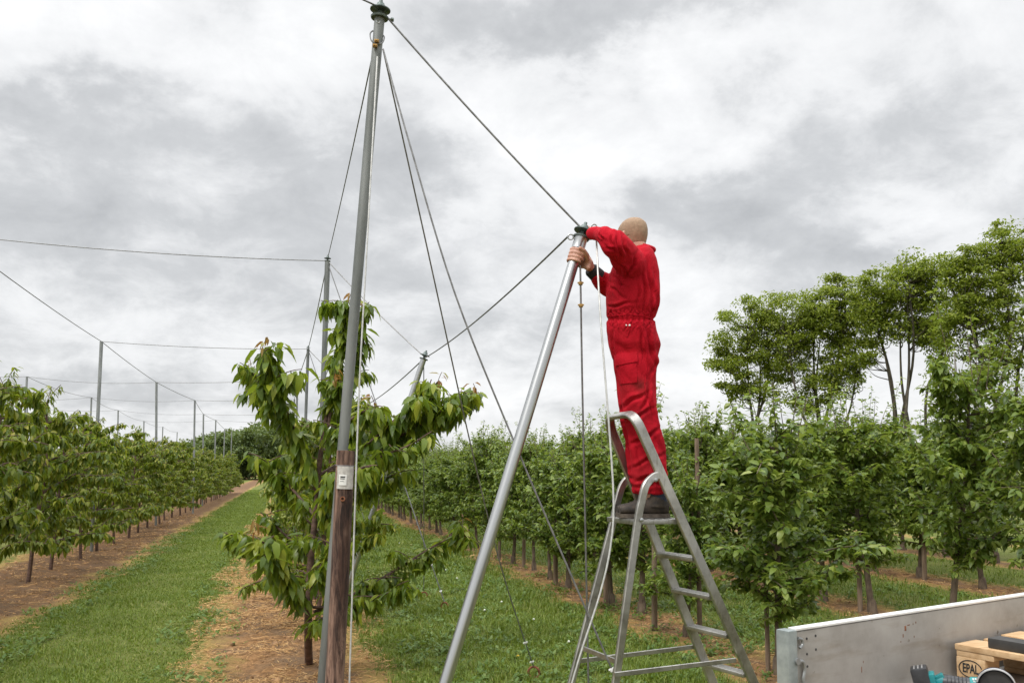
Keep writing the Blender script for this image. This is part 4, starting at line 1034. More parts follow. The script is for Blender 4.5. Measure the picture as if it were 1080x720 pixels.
# ------------------------------------------------------------------ aluminium platform ladder
WD = nrm(R_ * -.34 + A_ * .94); UD = nrm(R_ * .94 + A_ * .34); ZD = np.array([0, 0, 1.0])
N0 = P(668, 433, 4.80); FO = N0 + WD * .37
def nearp(px, py, off=0): return plane_hit(px, py, N0 + WD * off, WD)
def farp(px, py, off=0): return plane_hit(px, py, FO + WD * off, WD)
def down(a, b, z=0.0): return a + (b - a) * ((z - a[2]) / (b[2] - a[2]))
na, nb = nearp(677, 452), nearp(795, 720); nbot = down(na, nb)
fa, fb = farp(646, 456), farp(752, 720); fbot = down(fa, fb)
lad = empty('step_ladder', (nbot + fbot) / 2, 'aluminium platform step ladder that the man in red stands on', 'ladder')
sdir = nrm(na - nb); q = nrm(np.cross(sdir, WD))
ntop, ftop = nearp(668.5, 436), farp(640.5, 440); ftop[2] = ntop[2]
def arc(c0, c1, c2, n=7):
    return [(1 - t) ** 2 * c0 + 2 * t * (1 - t) * c1 + t * t * c2 for t in np.linspace(0, 1, n)]
acr = nrm(ftop - ntop)
path = [nbot, (nbot + na) / 2] + arc(ntop - sdir * .10, ntop, ntop + acr * .085) + arc(ftop - acr * .085, ftop, ftop + nrm(fa - ftop) * .10) + [(fbot + fa) / 2, fbot]
ths = []
for i in range(len(path)):
    t = nrm(path[min(i + 1, len(path) - 1)] - path[max(i - 1, 0)]); ths.append(nrm(np.cross(t, q)))
MB().rect_sweep(path, .029, .0125, ths, .005).build('front_frame', M['alu'], lad)
# rear legs, bent at the top where they meet the front frame
def leg(pts, name='rear_leg'):
    p = list(pts); p.append(down(p[-2], p[-1])); c = catmull(p[:-1], 6); c = np.vstack([c, p[-1]])
    o = MB().rect_sweep(c, .022, .0125, WD, .005).build(name, M['alu'], lad); return p[-1], np.array(c)
OFF = -.030
ln, lnc = leg([nearp(694, 501, .0), nearp(688, 503.5, -.016), nearp(681, 512, OFF), nearp(677, 527, OFF), nearp(671, 560, OFF), nearp(650, 714, OFF)])
lf, lfc = leg([farp(669, 501, .0), farp(662, 505, .016), farp(656, 513, -OFF), farp(651.5, 528, -OFF), farp(643.5, 562, -OFF), farp(604, 714, -OFF)])
for p, dr in ((nbot, sdir), (fbot, nrm(fa - fb)), (ln, nrm(lnc[-2] - lnc[-1])), (lf, nrm(lfc[-2] - lfc[-1]))):
    MB().box(p + dr * .035, nrm(np.cross(dr, WD)) * .033, WD * .018, dr * .035, .006).build('foot', M['rubber'], lad)
# platform
zp = nearp(706, 550)[2]
def at_z(a, b, z): return a + (b - a) * ((z - a[2]) / (b[2] - a[2]))
n1_, f1_ = at_z(na, nb, zp), at_z(fa, fb, zp)
i = np.abs(lnc[:, 2] - zp).argmin(); un = (n1_ - lnc[i]).dot(UD)
mid = (n1_ + f1_) / 2; wlen = np.linalg.norm((f1_ - n1_)) / 2
ctr = mid - UD * (un / 2 - .01)
mb = MB(); mb.box(ctr + UD * .012, UD * (un / 2 + .012), WD * (wlen - .016), ZD * .014, .004)
for k in range(7): mb.box(ctr + UD * (-(un / 2) + (k + .5) * un / 7) + ZD * .0145, UD * .007, WD * (wlen - .03), ZD * .003, .001)
mb.build('platform', M['alu'], lad)
PLZ = zp + .0175
# steps
for py in (589.5, 630, 671, 712, 752):
    z = nearp(0, 0)[2] if False else None
    c = plane_hit(668 + (py - 433) * (795 - 668.5) / (720 - 433), py, N0, WD); z = c[2]
    a, b = at_z(na, nb, z), at_z(fa, fb, z); m_ = (a + b) / 2; wl = nrm(b - a); hl = np.linalg.norm(b - a) / 2
    mb = MB(); us = nrm(UD - wl * UD.dot(wl)); mb.box(m_ - us * .006, us * .040, wl * (hl - .013), ZD * .011, .004)
    mb.box(m_ + us * .030 - ZD * .012, us * .004, wl * (hl - .013), ZD * .016, .002)
    for k in range(4): mb.box(m_ + us * (-.032 + .018 * k) + ZD * .0115, us * .004, wl * (hl - .016), ZD * .002, .0008)
    mb.build('step', M['alu'], lad)
# braces
def bar(a, b, name, h=.013, t=.006): return MB().rect_sweep([a, (a + b) / 2, b], h, t, WD if abs(nrm(b - a).dot(WD)) < .7 else UD, .002).build(name, M['alu'], lad)
bar(nearp(648, 711, -.046), nearp(776, 695.5, -.020), 'brace'); bar(farp(607, 697, .046), farp(741, 680.5, .020), 'brace')
z1 = nearp(652, 698, OFF)[2]; a = at_z(lnc[-3], lnc[-1], z1); b = at_z(lfc[-3], lfc[-1], z1)
bar(a + nrm(b - a) * .014, b - nrm(b - a) * .014, 'brace', .014)
for p, off in ((nearp(676.5, 548, -.045), -1), (nearp(691.5, 506, -.048), -1)):
    MB().lathe(p, WD * off, [(0, .011), (.006, .011), (.009, .007)], 12).build('bolt', M['galv'], lad)
# ------------------------------------------------------------------ the man in the red coverall
DM = 5.02
px2m = DM / FPX
def ring_loft(mb, rings, n=28, rot=0.0, pw=2.3):
    """rings: (px, py, d, half width px, half depth m)"""
    V = []; ang = np.arange(n) * 2 * math.pi / n
    ex = R_ * math.cos(rot) + A_ * math.sin(rot); ey = -R_ * math.sin(rot) + A_ * math.cos(rot)
    c_, s_ = np.cos(ang), np.sin(ang); c_ = np.sign(c_) * np.abs(c_) ** (2 / pw); s_ = np.sign(s_) * np.abs(s_) ** (2 / pw)
    for px, py, d, hw, hd in rings:
        V.append(P(px, py, d) + np.outer(c_, ex * hw * px2m) + np.outer(s_, ey * hd))
    k = len(rings); F = []
    for i in range(k - 1):
        for j in range(n): F.append((i * n + j, i * n + (j + 1) % n, (i + 1) * n + (j + 1) % n, (i + 1) * n + j))
    F.append(tuple(range(n - 1, -1, -1))); F.append(tuple((k - 1) * n + j for j in range(n)))
    return mb.add(np.concatenate(V), F)
TORSO = [(676, 259, 5.04, 6.5, .065), (675, 263, 5.03, 10.5, .10), (671.5, 269, 5.02, 17.5, .165), (669.5, 277, 5.02, 22.5, .20), (668.5, 290, 5.02, 26, .20), (667.5, 306, 5.02, 28.3, .19),
         (667.3, 319, 5.02, 28.5, .18), (667, 327, 5.02, 27.8, .172), (665.5, 333, 5.02, 25.0, .158), (664.7, 338, 5.02, 24.4, .155), (666.2, 349, 5.02, 26.6, .165), (669.6, 364, 5.03, 27.2, .162), (670.5, 376, 5.04, 24.0, .140), (670, 388, 5.05, 17.5, .10)]
LEG = [(670.5, 366, 21, .085), (670.5, 380, 22.5, .090), (669.7, 392, 20.6, .090), (670.6, 405, 19.4, .085), (671.8, 420, 18.6, .080), (673.7, 440, 18.2, .075), (678.3, 462, 18.8, .072), (682, 482, 18.8, .071), (684.6, 503, 18.6, .071), (686.6, 521, 18.4, .071)]
NARM = [(623.5, 246.5, 4.87, .030), (631, 246.8, 4.80, .040), (639, 249.5, 4.73, .058), (647.5, 256.5, 4.72, .080), (656.5, 267, 4.79, .085), (666, 281, 4.88, .094), (672, 292, 4.95, .08)]
FARM = [(630, 291.5, 5.06, .050), (634, 295.5, 5.09, .056), (642, 302, 5.13, .066), (655, 305, 5.18, .07), (668, 292, 5.20, .075), (676, 280, 5.16, .09)]
def torso_r(s): return [(a, b, c, w * s, h * s) for a, b, c, w, h in TORSO]
def leg_r(s, dx, d, extra=()): return [(a + dx, b, d, w * s, h * s) for a, b, w, h in LEG] + list(extra)
def arm(mb, A, s):
    p = [P(a, b, c) for a, b, c, _ in A]; r = [x[3] * s for x in A]
    n = 6; q = catmull(p, n); rr = np.interp(np.arange(len(q)) / n, np.arange(len(r)), r)
    mb.tube(q, rr, 18)
    mb.sphere(q[0], rr[0] * .9); mb.sphere(q[-1], rr[-1])

# body: one continuous surface
bmb = MB(); ring_loft(bmb, torso_r(.80))
for dx, d in ((2.0, 4.985), (-2.0, 5.135)): ring_loft(bmb, leg_r(.62, dx, d, ((687 + dx, 534, d, 7, .035),)), 20)
arm(bmb, NARM, .70); arm(bmb, FARM, .66)
HF = nrm(R_ * -.55 + A_ * .83); HF = nrm(HF + np.array([0, 0, -.16])); HS = nrm(np.cross(HF, ZD)); HU = np.cross(HS, HF)
HO = P(669.5, 271, 5.0)           # under the chin
HEAD = [(0, .022, .024, .060), (.012, .038, .036, .050), (.035, .064, .052, .028), (.07, .085, .066, .010), (.11, .096, .074, .0), (.15, .099, .0775, -.004), (.185, .089, .0715, -.008), (.212, .064, .053, -.010), (.228, .034, .030, -.010), (.234, .010, .009, -.010)]
def head_loft(s, off=0.0, n=36):
    V = []; ang = np.arange(n) * 2 * math.pi / n
    for h, l, w_, o in HEAD: V.append(HO + HU * (h + (off if h > .1 else 0)) + HF * o + np.outer(np.cos(ang), HF * (l * s + off)) + np.outer(np.sin(ang), HS * (w_ * s + off)))
    k = len(HEAD); F = [(i * n + j, i * n + (j + 1) % n, (i + 1) * n + (j + 1) % n, (i + 1) * n + j) for i in range(k - 1) for j in range(n)]
    F.append(tuple(range(n - 1, -1, -1))); F.append(tuple((k - 1) * n + j for j in range(n)))
    return np.concatenate(V), F
bmb.add(*head_loft(1.0))
bmb.tube([P(674.5, 276, 5.03), HO + HU * .035 - HF * .025, HO + HU * .09 - HF * .02], [.072, .060, .056], 20)
bmb.sphere(HO + HU * .105 + HF * .100, .014, .014, .020); bmb.tube([HO + HU * .145 + HF * .090, HO + HU * .10 + HF * .112], [.008, .014], 10)      # nose
bmb.tube([HO + HU * .150 + HF * .088 - HS * .045, HO + HU * .156 + HF * .098, HO + HU * .150 + HF * .088 + HS * .045], .008, 8)                  # brow
for s in (-1, 1):                                                                                                                          # ears, lips
    c = HO + HU * .118 + HS * s * .077 - HF * .010; bmb.tube([c - HU * .028 + HF * .006, c + HS * s * .008, c + HU * .026 - HF * .008], [.009, .013, .010], 10)
bmb.tube([HO + HU * .062 + HF * .080 - HS * .022, HO + HU * .064 + HF * .092, HO + HU * .062 + HF * .080 + HS * .022], .006, 8)
bmb.tube([HO + HU * .052 + HF * .080 - HS * .018, HO + HU * .052 + HF * .090, HO + HU * .052 + HF * .080 + HS * .018], .006, 8)
# right hand round the pole
GC = P(608.5, 271.5, 4.985); ga = LAX; g1 = LS; g2 = np.cross(ga, g1); g2 = g2 if g2.dot(A_) > 0 else -g2
def pol(phi, rr, h): return GC + (g1 * math.cos(rad(phi)) + g2 * math.sin(rad(phi))) * rr + ga * h
for j, (h, ph_end, rf) in enumerate(((.036, 318, .0105), (.012, 330, .0110), (-.012, 324, .0105), (-.034, 306, .0095))):
    st = 48; pts = [pol(st + (ph_end - st) * t, .0445 + .008 * math.sin(math.pi * t * 2.6) ** 2 * (1 - t), h + .006 * (1 - t) - .004 * t) for t in np.linspace(0, 1, 12)]
    bmb.tube(pts, [rf * (1.1 - .22 * t) for t in np.linspace(0, 1, 12)], 10); bmb.sphere(pts[-1], rf * .86)
bmb.tube([pol(25, .066, -.020), pol(0, .064, .004), pol(-28, .060, .022), pol(-58, .058, .034), pol(-84, .056, .040)], [.019, .0165, .0135, .0115, .0100], 10); bmb.sphere(pol(-84, .056, .040), .0100)
WR = P(624, 283, 5.02)
for h in (.034, .012, -.012, -.030): bmb.tube([pol(58, .052, h), pol(22, .062, h * .9), pol(8, .082, h * .6 - .022), WR], [.014, .018, .019, .021], 12)
# left hand at the fitting, under the raised sleeve
WL = P(624, 246.5, 4.875); PC = L1 + LAX * .030 + R_ * .045 + A_ * .030
for h, k in ((.022, 0), (.007, 1), (-.009, 2), (-.022, 3)):
    b_ = PC + ZD * h; bmb.tube([WL, b_ + R_ * .012, b_ - R_ * .006 + A_ * .022], [.024, .015, .0115], 10)
    pts = [b_ - R_ * .006 + A_ * .022, b_ - R_ * .034 + A_ * .034 + ZD * .004, b_ - R_ * .058 + A_ * .028, b_ - R_ * .070 + A_ * .008 - ZD * .003]
    bmb.tube(pts, [.0105, .010, .0094, .0082], 10); bmb.sphere(pts[-1], .0082)
bmb.tube([WL, PC + R_ * .01 + ZD * .03, PC - R_ * .018 + ZD * .045 + A_ * .01, PC - R_ * .040 + ZD * .046 + A_ * .012], [.02, .013, .011, .009], 10)
bme = remesh(bmb.mesh('person'), .0052, 2, .4)
man = link('person', bme, M['skin'])
tag(man, 'man in a red coverall standing on the ladder, gripping the top of the leaning pole', 'person')

# clothing
cmb_ = MB(); ring_loft(cmb_, torso_r(1.0))
for dx, d in ((2.0, 4.985), (-2.0, 5.135)): ring_loft(cmb_, leg_r(1.0, dx, d), 24)
arm(cmb_, NARM, 1.0); arm(cmb_, FARM, 1.0)
cme = remesh(cmb_.mesh('coverall'), .0062, 12, .5)
n = len(cme.vertices); co_ = np.empty(n * 3, np.float32); cme.vertices.foreach_get('co', co_); co_ = co_.reshape(-1, 3).astype(float)
no_ = np.empty(n * 3, np.float32); cme.vertices.foreach_get('normal', no_); no_ = no_.reshape(-1, 3).astype(float)
# creases: where the cloth gathers at the waist, hangs on the back, rumples along sleeves and lower legs
lat = (co_ - EYEP) @ R_; dep = (co_ - EYEP) @ A_; zz_ = co_[:, 2]
ppx = 540 + FPX * lat / dep; ppy = HOR - FPX * (zz_ - EYE) / dep
def nz(v, s, o=0.0): return np.array([mnoise.noise(Vector((a[0] * s[0] + o, a[1] * s[1], a[2] * s[2]))) for a in v])
Q = np.stack([lat, dep, zz_], 1)
dsp = np.zeros(n)
w_back = np.clip((ppx - 655) / 15, 0, 1) * np.clip((ppy - 262) / 10, 0, 1) * np.clip((335 - ppy) / 6, 0, 1)
dsp += w_back * (.013 * (2.4 * np.abs(nz(Q, (9, 8, 1.3))) - .6))
w_w = np.exp(-((ppy - 335) / 9.0) ** 2); ang_ = np.arctan2(dep - 5.02, lat - (665 - 540) * px2m)
dsp += w_w * (.0055 * np.sin(ang_ * 26 + 3 * nz(Q, (5, 5, 5), 3)))
dsp -= .010 * np.exp(-((ppy - 335.5) / 2.2) ** 2) * (ppx > 632)
w_leg = np.clip((ppy - 345) / 20, 0, 1)
dsp += w_leg * .013 * (2.1 * np.abs(nz(Q + np.outer(lat, (0, 0, .9)), (5.5, 5.5, 7.5), 7)) - .6) * (.55 + .45 * np.clip((ppy - 440) / 60, 0, 1))
w_hem = np.exp(-((ppy - 507) / 12) ** 2); dsp += w_hem * .005 * np.sin(zz_ * 120 + 5 * nz(Q, (8, 8, 6), 2))
w_arm = np.clip((668 - ppx) / 12, 0, 1) * (ppy < 300) * ((ppx < 645) | (dep < 4.86))
dsp += w_arm * .011 * (2.1 * np.abs(nz(Q, (11, 10, 8), 5)) - .6)
dsp += .005 * nz(Q, (6, 6, 5), 9) + .0025 * nz(Q, (18, 18, 16), 1)
near_ = np.clip((no_ @ -A_) * 2.5 + .2, 0, 1)
CREASE = [((680, 283), (682, 331), .010, 1.6), ((686, 281), (689, 333), .013, 1.8), ((691.5, 292), (691, 331), .010, 1.5), ((674.5, 296), (674, 326), .007, 1.5), ((663, 291), (673, 268), .012, 1.7),
          ((646, 242), (650, 264), .010, 1.6), ((652.5, 243), (656, 272), .012, 1.8), ((641, 256), (652, 263), .010, 1.5), ((655, 276), (665, 288), .010, 1.6), ((634, 241), (637, 251), .007, 1.3), ((659, 252), (664, 268), .008, 1.8),
          ((682, 343), (693, 388), .011, 2.0), ((676, 344), (681, 380), .008, 1.6), ((694, 378), (686, 402), .006, 1.8), ((646, 345), (652, 392), .008, 1.8), ((655, 430), (681, 414), .012, 2.2), ((659, 447), (690, 430), .010, 2.0),
          ((664, 470), (696, 453), .011, 2.2), ((667, 492), (700, 478), .010, 1.9), ((668, 508), (702, 499), .010, 1.8), ((684, 404), (690, 450), .008, 1.8), ((643, 300), (660, 312), .008, 1.8), ((640, 322), (668, 318), .008, 1.6), ((650, 290), (660, 300), .008, 1.6),
          ((686, 410), (676, 436), .010, 2.0), ((692, 465), (688, 515), .007, 1.7), ((672, 470), (676, 512), .006, 1.6)]
for x in range(644, 690, 4): CREASE.append(((x + 1, 335.5), (x + random.uniform(-1.5, 2.5), 335.5 + random.uniform(6, 14)), .005, 1.0)); CREASE.append(((x, 332), (x + random.uniform(-2, 2), 332 - random.uniform(5, 11)), .005, 1.0))
for a, b, am, wd in CREASE:
    a, b = np.array(a, float), np.array(b, float); ab = b - a; q = np.stack([ppx, ppy], 1) - a
    t = np.clip(q @ ab / ab.dot(ab), 0, 1); side = (q[:, 0] * ab[1] - q[:, 1] * ab[0]) / np.linalg.norm(ab)
    wob = 1.2 * np.sin(t * 7 + a[0]); fade = np.sin(np.pi * np.clip(t, .03, .97)) ** .6 * np.exp(-((q - t[:, None] * ab) ** 2).sum(1) / 60)
    dd = side + wob
    wd = wd * .85; dsp += near_ * fade * am * 1.45 * (-np.exp(-(dd / wd) ** 2) + .75 * np.exp(-((dd - 2.1 * wd) / (1.5 * wd)) ** 2) + .4 * np.exp(-((dd + 2.3 * wd) / (1.6 * wd)) ** 2))
co_ += no_ * dsp[:, None]
dirt = np.zeros(n)
for x, y, rx, ry, am in ((676, 406, 9, 7, .9), (660, 405, 6, 12, .35), (664, 398, 8, 6, .4), (672, 440, 12, 14, .35), (690, 490, 9, 18, .3), (676, 500, 10, 16, .4), (650, 318, 8, 10, .15), (629, 246, 4, 5, .3)):
    dirt += near_ * am * np.exp(-((ppx - x) / rx) ** 2 - ((ppy - y) / ry) ** 2)
at = cme.attributes.new('dirt', 'FLOAT', 'POINT'); at.data.foreach_set('value', dirt.astype(np.float32))
# seat fold and inner-leg shadow are real hollows between the two trouser legs
cme.vertices.foreach_set('co', co_.astype(np.float32).ravel()); cme.update()
cov = link('coverall', cme, M['coverall'], man)
bv = BVHTree.FromPolygons([Vector(v) for v in co_], [tuple(p.vertices) for p in cme.polygons])
def surf(px, py):
    v = ray(px, py); hit = bv.ray_cast(Vector(EYEP), Vector(v).normalized())
    return (np.array(hit[0]), np.array(hit[1])) if hit[0] is not None else (None, None)
def cloth_patch(name, corners, th, m, parent, nx=10, ny=8, off=.001):
    """a sewn-on piece following the cloth; corners tl, tr, br, bl"""
    V = []; ok = True
    tl, tr_, br, bl = [np.array(c, float) for c in corners]
    lay = [[], []]
    for i in range(ny):
        for j in range(nx):
            u, v = j / (nx - 1), i / (ny - 1); p = (tl * (1 - u) + tr_ * u) * (1 - v) + (bl * (1 - u) + br * u) * v
            s, nn = surf(*p)
            if s is None: return None
            lay[0].append(s + nn * off); lay[1].append(s + nn * (off + th))
    V = lay[0] + lay[1]; k = nx * ny; F = []
    for i in range(ny - 1):
        for j in range(nx - 1):
            q_ = (i * nx + j, i * nx + j + 1, (i + 1) * nx + j + 1, (i + 1) * nx + j); F.append(q_); F.append(tuple(x + k for x in q_)[::-1])
    bd = [j for j in range(nx)] + [i * nx + nx - 1 for i in range(1, ny)] + [(ny - 1) * nx + j for j in range(nx - 2, -1, -1)] + [i * nx for i in range(ny - 2, 0, -1)]
    for a, b in zip(bd, bd[1:] + bd[:1]): F.append((a, a + k, b + k, b))
    mb = MB(); mb.add(V, F); return mb.build(name, m, parent, sharp=60)
cloth_patch('thigh_pocket', [(650.5, 378), (671, 374.5), (672, 403), (653.5, 405)], .004, M['coverall'], cov)
cloth_patch('pocket_flap', [(649, 374.5), (671.5, 370.5), (672.5, 381), (650, 385.5)], .009, M['coverall'], cov)
def seam(name, pts, r=.0035):
    q_ = [];
    for a, b in zip(pts, pts[1:]):
        for t in np.linspace(0, 1, 8, endpoint=False):
            s, nn = surf(a[0] + (b[0] - a[0]) * t, a[1] + (b[1] - a[1]) * t)
            if s is not None: q_.append(s + nn * .001)
    if len(q_) > 2: MB().tube(q_, r, 6).build(name, M['coverall'], cov)
seam('pocket_edge', [(663.5, 339), (663.8, 348), (661, 356)])
seam('side_seam', [(676, 342), (682, 362), (682.5, 385), (680, 405), (682, 425)], .003)
seam('waist_seam', [(641.5, 333.5), (652, 332.5), (665, 331.5), (678, 333), (688, 336)], .003)
for px in (660.5, 664.0):
    s, nn = surf(px, 343)
    if s is not None: MB().lathe(s, nn, [(0, .006), (.003, .006), (.005, .003)], 10).build('snap', M['snap'], cov)
# collar
ca, cb_ = P(676, 262, 5.035), ZD
mb = MB(); cang = np.linspace(0, 2 * math.pi, 25)
mb.tube([ca + R_ * (.074 * math.cos(t)) + A_ * (.080 * math.sin(t)) + ZD * (.004 - .018 * math.cos(t + .6)) for t in cang], .016, 10); mb.build('collar', M['coverall'], cov)
# dark knit cuff at the far wrist
MB().tube([P(622.5, 283.6, 5.03), P(623.6, 284.8, 5.035), P(631, 291.5, 5.07)], [.036, .043, .047], 18).build('cuff', M['knit'], man)
# collar of a dark undershirt at the throat
s, nn = surf(650, 279)
MB().sphere(P(650.5, 277.5, 4.96), .022, .03, .018, 12, 8).build('undershirt', M['knit'], man)
# hair: close-cropped, from forehead to nape
hv, hf = head_loft(1.0, .0045, 48)
hb = bmesh.new(); vs = [hb.verts.new(v) for v in hv]
for f in hf:
    c = np.mean([hv[i] for i in f], 0) - HO; fx = c.dot(HF); hz = c.dot(HU)
    if hz > .120 + fx * .70: hb.faces.new([vs[i] for i in f])
bmesh.ops.delete(hb, geom=[v for v in hb.verts if not v.link_faces], context='VERTS')
bmesh.ops.subdivide_edges(hb, edges=hb.edges[:], cuts=2, use_grid_fill=True, smooth=.4)
hb.normal_update()
for v in hb.verts: v.co += v.normal * (mnoise.noise(v.co * 160) * .0016)
hr = np.random.default_rng(4); hb.faces.ensure_lookup_table(); fl = list(hb.faces)
for k in range(9000):
    f = fl[hr.integers(len(fl))]; w_ = hr.dirichlet(np.ones(len(f.verts))); o = Vector((0, 0, 0))
    for v, q_ in zip(f.verts, w_): o += v.co * float(q_)
    nn = f.normal; dr = (nn + Vector(hr.normal(0, .35, 3)) + Vector(-HU * .5)).normalized(); sd_ = dr.cross(nn + Vector((.01, .02, .03))).normalized() * .0009
    hb.faces.new([hb.verts.new(o - sd_), hb.verts.new(o + sd_), hb.verts.new(o + dr * float(hr.uniform(.008, .015)))])
hme = bpy.data.meshes.new('hair'); hb.to_mesh(hme); hb.free()
for p in hme.polygons: p.use_smooth = True
link('hair', hme, M['hair'], man)
for s in (-1, 1): MB().sphere(HO + HU * .132 + HF * .083 + HS * s * .031, .011, n=12, m=8).build('eye', M['eye'], man)
# boots
def boot(px_heel, d, name):
    h = P(px_heel, 546, d); h[2] = PLZ; f = nrm(R_ * -.985 - A_ * .05); s = np.cross(ZD, f); mb = MB()
    L = .295
    st = [(0.0, .030, .058, .055), (.03, .040, .066, .062), (.09, .040, .070, .065), (.15, .044, .056, .052), (.21, .049, .040, .042), (.255, .046, .034, .038), (.285, .030, .028, .030)]
    V = []; nn = 20; ang = np.arange(nn) * 2 * math.pi / nn
    for x, hw, hh, cz in st: V.append(h + f * x + ZD * (cz * .85 + .014) + np.outer(np.cos(ang), s * hw) + np.outer(np.sin(ang), ZD * hh * .82))
    F = [(i * nn + j, i * nn + (j + 1) % nn, (i + 1) * nn + (j + 1) % nn, (i + 1) * nn + j) for i in range(len(st) - 1) for j in range(nn)]
    F.append(tuple(range(nn - 1, -1, -1))); F.append(tuple((len(st) - 1) * nn + j for j in range(nn)))
    mb.add(np.concatenate(V), F); mb.tube([h + f * .07 + ZD * .06, h + f * .066 + ZD * .135], [.062, .058], 18)
    for k in range(4): mb.tube([h + f * (.125 + .025 * k) + ZD * (.112 - .013 * k) + s * .03, h + f * (.128 + .025 * k) + ZD * (.122 - .013 * k), h + f * (.125 + .025 * k) + ZD * (.112 - .013 * k) - s * .03], .006, 6)
    o = link('boot', remesh(mb.mesh('boot'), .005, 2), M['boot'], man)
    sm = MB(); pr = []
    oc = [(-.004, .026), (.02, .040), (.08, .040), (.14, .041), (.20, .050), (.25, .049), (.282, .034), (.294, .012)]
    top = [h + f * x + s * w_ for x, w_ in oc] + [h + f * x - s * w_ for x, w_ in oc[::-1]]; k = len(top)
    V = [p + ZD * .001 for p in top] + [p + ZD * .024 for p in top]
    F = [tuple(range(k - 1, -1, -1)), tuple(range(k, 2 * k))] + [(i, (i + 1) % k, k + (i + 1) % k, k + i) for i in range(k)]
    sm.add(V, F); sm.build('sole', M['boot_sole'], o, sharp=40)
    MB().tube([h + f * .066 + ZD * .09, h + f * .064 + ZD * .15, h + f * .060 + ZD * .20], [.058, .060, .060], 18).build('sock', M['sock'], man)
boot(705, 4.985, 'near'); boot(701, 5.135, 'far')
# ------------------------------------------------------------------ flat trailer with a pallet, an angle grinder and a dark bar on it
BD = nrm(R_ * .843 + A_ * .537); ND = nrm(R_ * .537 - A_ * .843)      # along the side board; across, towards the standing point
CR = CS(.895, 2.84, 0); TOPZ, FLZ = 1.178, .90; LB = 3.2; WB = 1.75
tl = empty('flatbed_trailer', CR + BD * LB / 2 + ND * WB / 2, 'flatbed trailer with a grey aluminium side board and galvanised corner post', 'trailer')
mb = MB(); mb.box(CR + BD * (LB / 2 + .02) + ND * .012 + ZD * ((TOPZ + FLZ) / 2 - .01), BD * (LB / 2), ND * .0125, ZD * ((TOPZ - FLZ) / 2 + .004), .003)
sb = mb.build('side_board', M['trailer_board'], tl)
mb = MB(); mb.box(CR + BD * (LB / 2 + .02) + ND * .010 + ZD * (TOPZ + .0005), BD * (LB / 2 - .001), ND * .0165, ZD * .0042, .002); mb.build('rim', M['trailer_rim'], sb)
mb = MB()
for x, z in ((.075, .245), (.075, .195), (.075, .155), (.12, .25), (.12, .205), (.075, .08)): mb.lathe(CR + BD * x + ND * .024 + ZD * (FLZ + z), ND, [(0, .0045), (.002, .004)], 8)
tag(mb.build('rivets', M['dark_steel'], sb), 'small dark rivets near the corner', kind='stuff')
mb = MB()
for x, z, w_, h_ in ((.62, .225, .010, .018), (.605, .20, .004, .012), (.64, .235, .016, .003), (.668, .236, .004, .004), (.685, .240, .004, .007), (.59, .18, .005, .003), (.672, .19, .003, .007), (.36, .11, .003, .020), (.37, .135, .002, .008), (.14, .07, .012, .004), (.30, .05, .006, .004)):
    mb.box(CR + BD * x + ND * .0248 + ZD * (FLZ + z), BD * w_ * .5, ND * .0004, ZD * h_ * .5, .0002)
tag(mb.build('scratches', M['rust'], sb), 'rusty scratches and scuffs', kind='stuff')
# corner post with hook latch
mb = MB(); mb.box(CR - BD * .003 + ND * .008 + ZD * (FLZ + .075), BD * .022, ND * .026, ZD * .205, .006); cp = mb.build('corner_post', M['trailer_post'], tl)
mb = MB()
c = CR + BD * .034 + ND * .034 + ZD * (FLZ + .235); mb.tube(catmull([c + ZD * .018 - BD * .012, c + ZD * .012 + BD * .006, c - ZD * .004 + BD * .008, c - ZD * .014 - BD * .006], 5), .005, 8)
c = c - ZD * .085; mb.tube(catmull([c + ZD * .03 - BD * .014, c + ZD * .026 + BD * .008, c + BD * .016, c - ZD * .03 + BD * .008, c - ZD * .065 + BD * .012, c - ZD * .09 + BD * .004], 5), .0055, 8)
mb.lathe(c + ZD * .03 - BD * .02, ND, [(-.006, .011), (.006, .011)], 12); mb.build('latch', M['galv'], cp)
mb = MB(); mb.box(CR + BD * (LB / 2 + .02) + ND * (WB / 2 + .03) + ZD * (FLZ - .013), BD * (LB / 2), ND * (WB / 2), ZD * .012, .002); mb.build('floor', M['trailer_floor'], tl)
mb = MB(); mb.box(CR + BD * (LB / 2 + .02) + ND * .042 + ZD * (FLZ + .0065), BD * (LB / 2 - .05), ND * .016, ZD * .0055, .003); mb.build('floor_edge', M['trailer_rim'], tl)
mb = MB()
for a in (.10, WB - .06): mb.box(CR + BD * (LB / 2) + ND * a + ZD * (FLZ - .085), BD * (LB / 2), ND * .03, ZD * .058, .004)
for k in range(5): mb.box(CR + BD * (.15 + k * (LB - .3) / 4) + ND * (WB / 2 + .03) + ZD * (FLZ - .06), BD * .025, ND * (WB / 2 - .14), ZD * .03, .003)
mb.build('chassis', M['dark_steel'], tl)
for a in (.22, WB - .2):
    c = CR + BD * (LB * .55) + ND * a + ZD * .31
    mb = MB(); mb.lathe(c - ND * .09, ND, [(0, .20), (.005, .27), (.03, .305), (.15, .305), (.175, .27), (.18, .20)], 32); wh = mb.build('wheel', M['rubber'], tl)
    mb = MB(); mb.lathe(c - ND * .095, ND, [(0, .05), (.004, .19), (.186, .19), (.19, .05)], 24); mb.build('rim', M['galv'], wh)
mb = MB(); mb.tube([CR + BD * (LB * .55) + ND * .22 + ZD * .31, CR + BD * (LB * .55) + ND * (WB - .2) + ZD * .31], .03, 10)
for a in (.14, WB - .1): mb.box(CR + BD * (LB * .55) + ND * (a + (.3 if a < 1 else -.3)) + ZD * .55, BD * .04, ND * .02, ZD * .25, .004)
mb.build('axle', M['dark_steel'], tl)

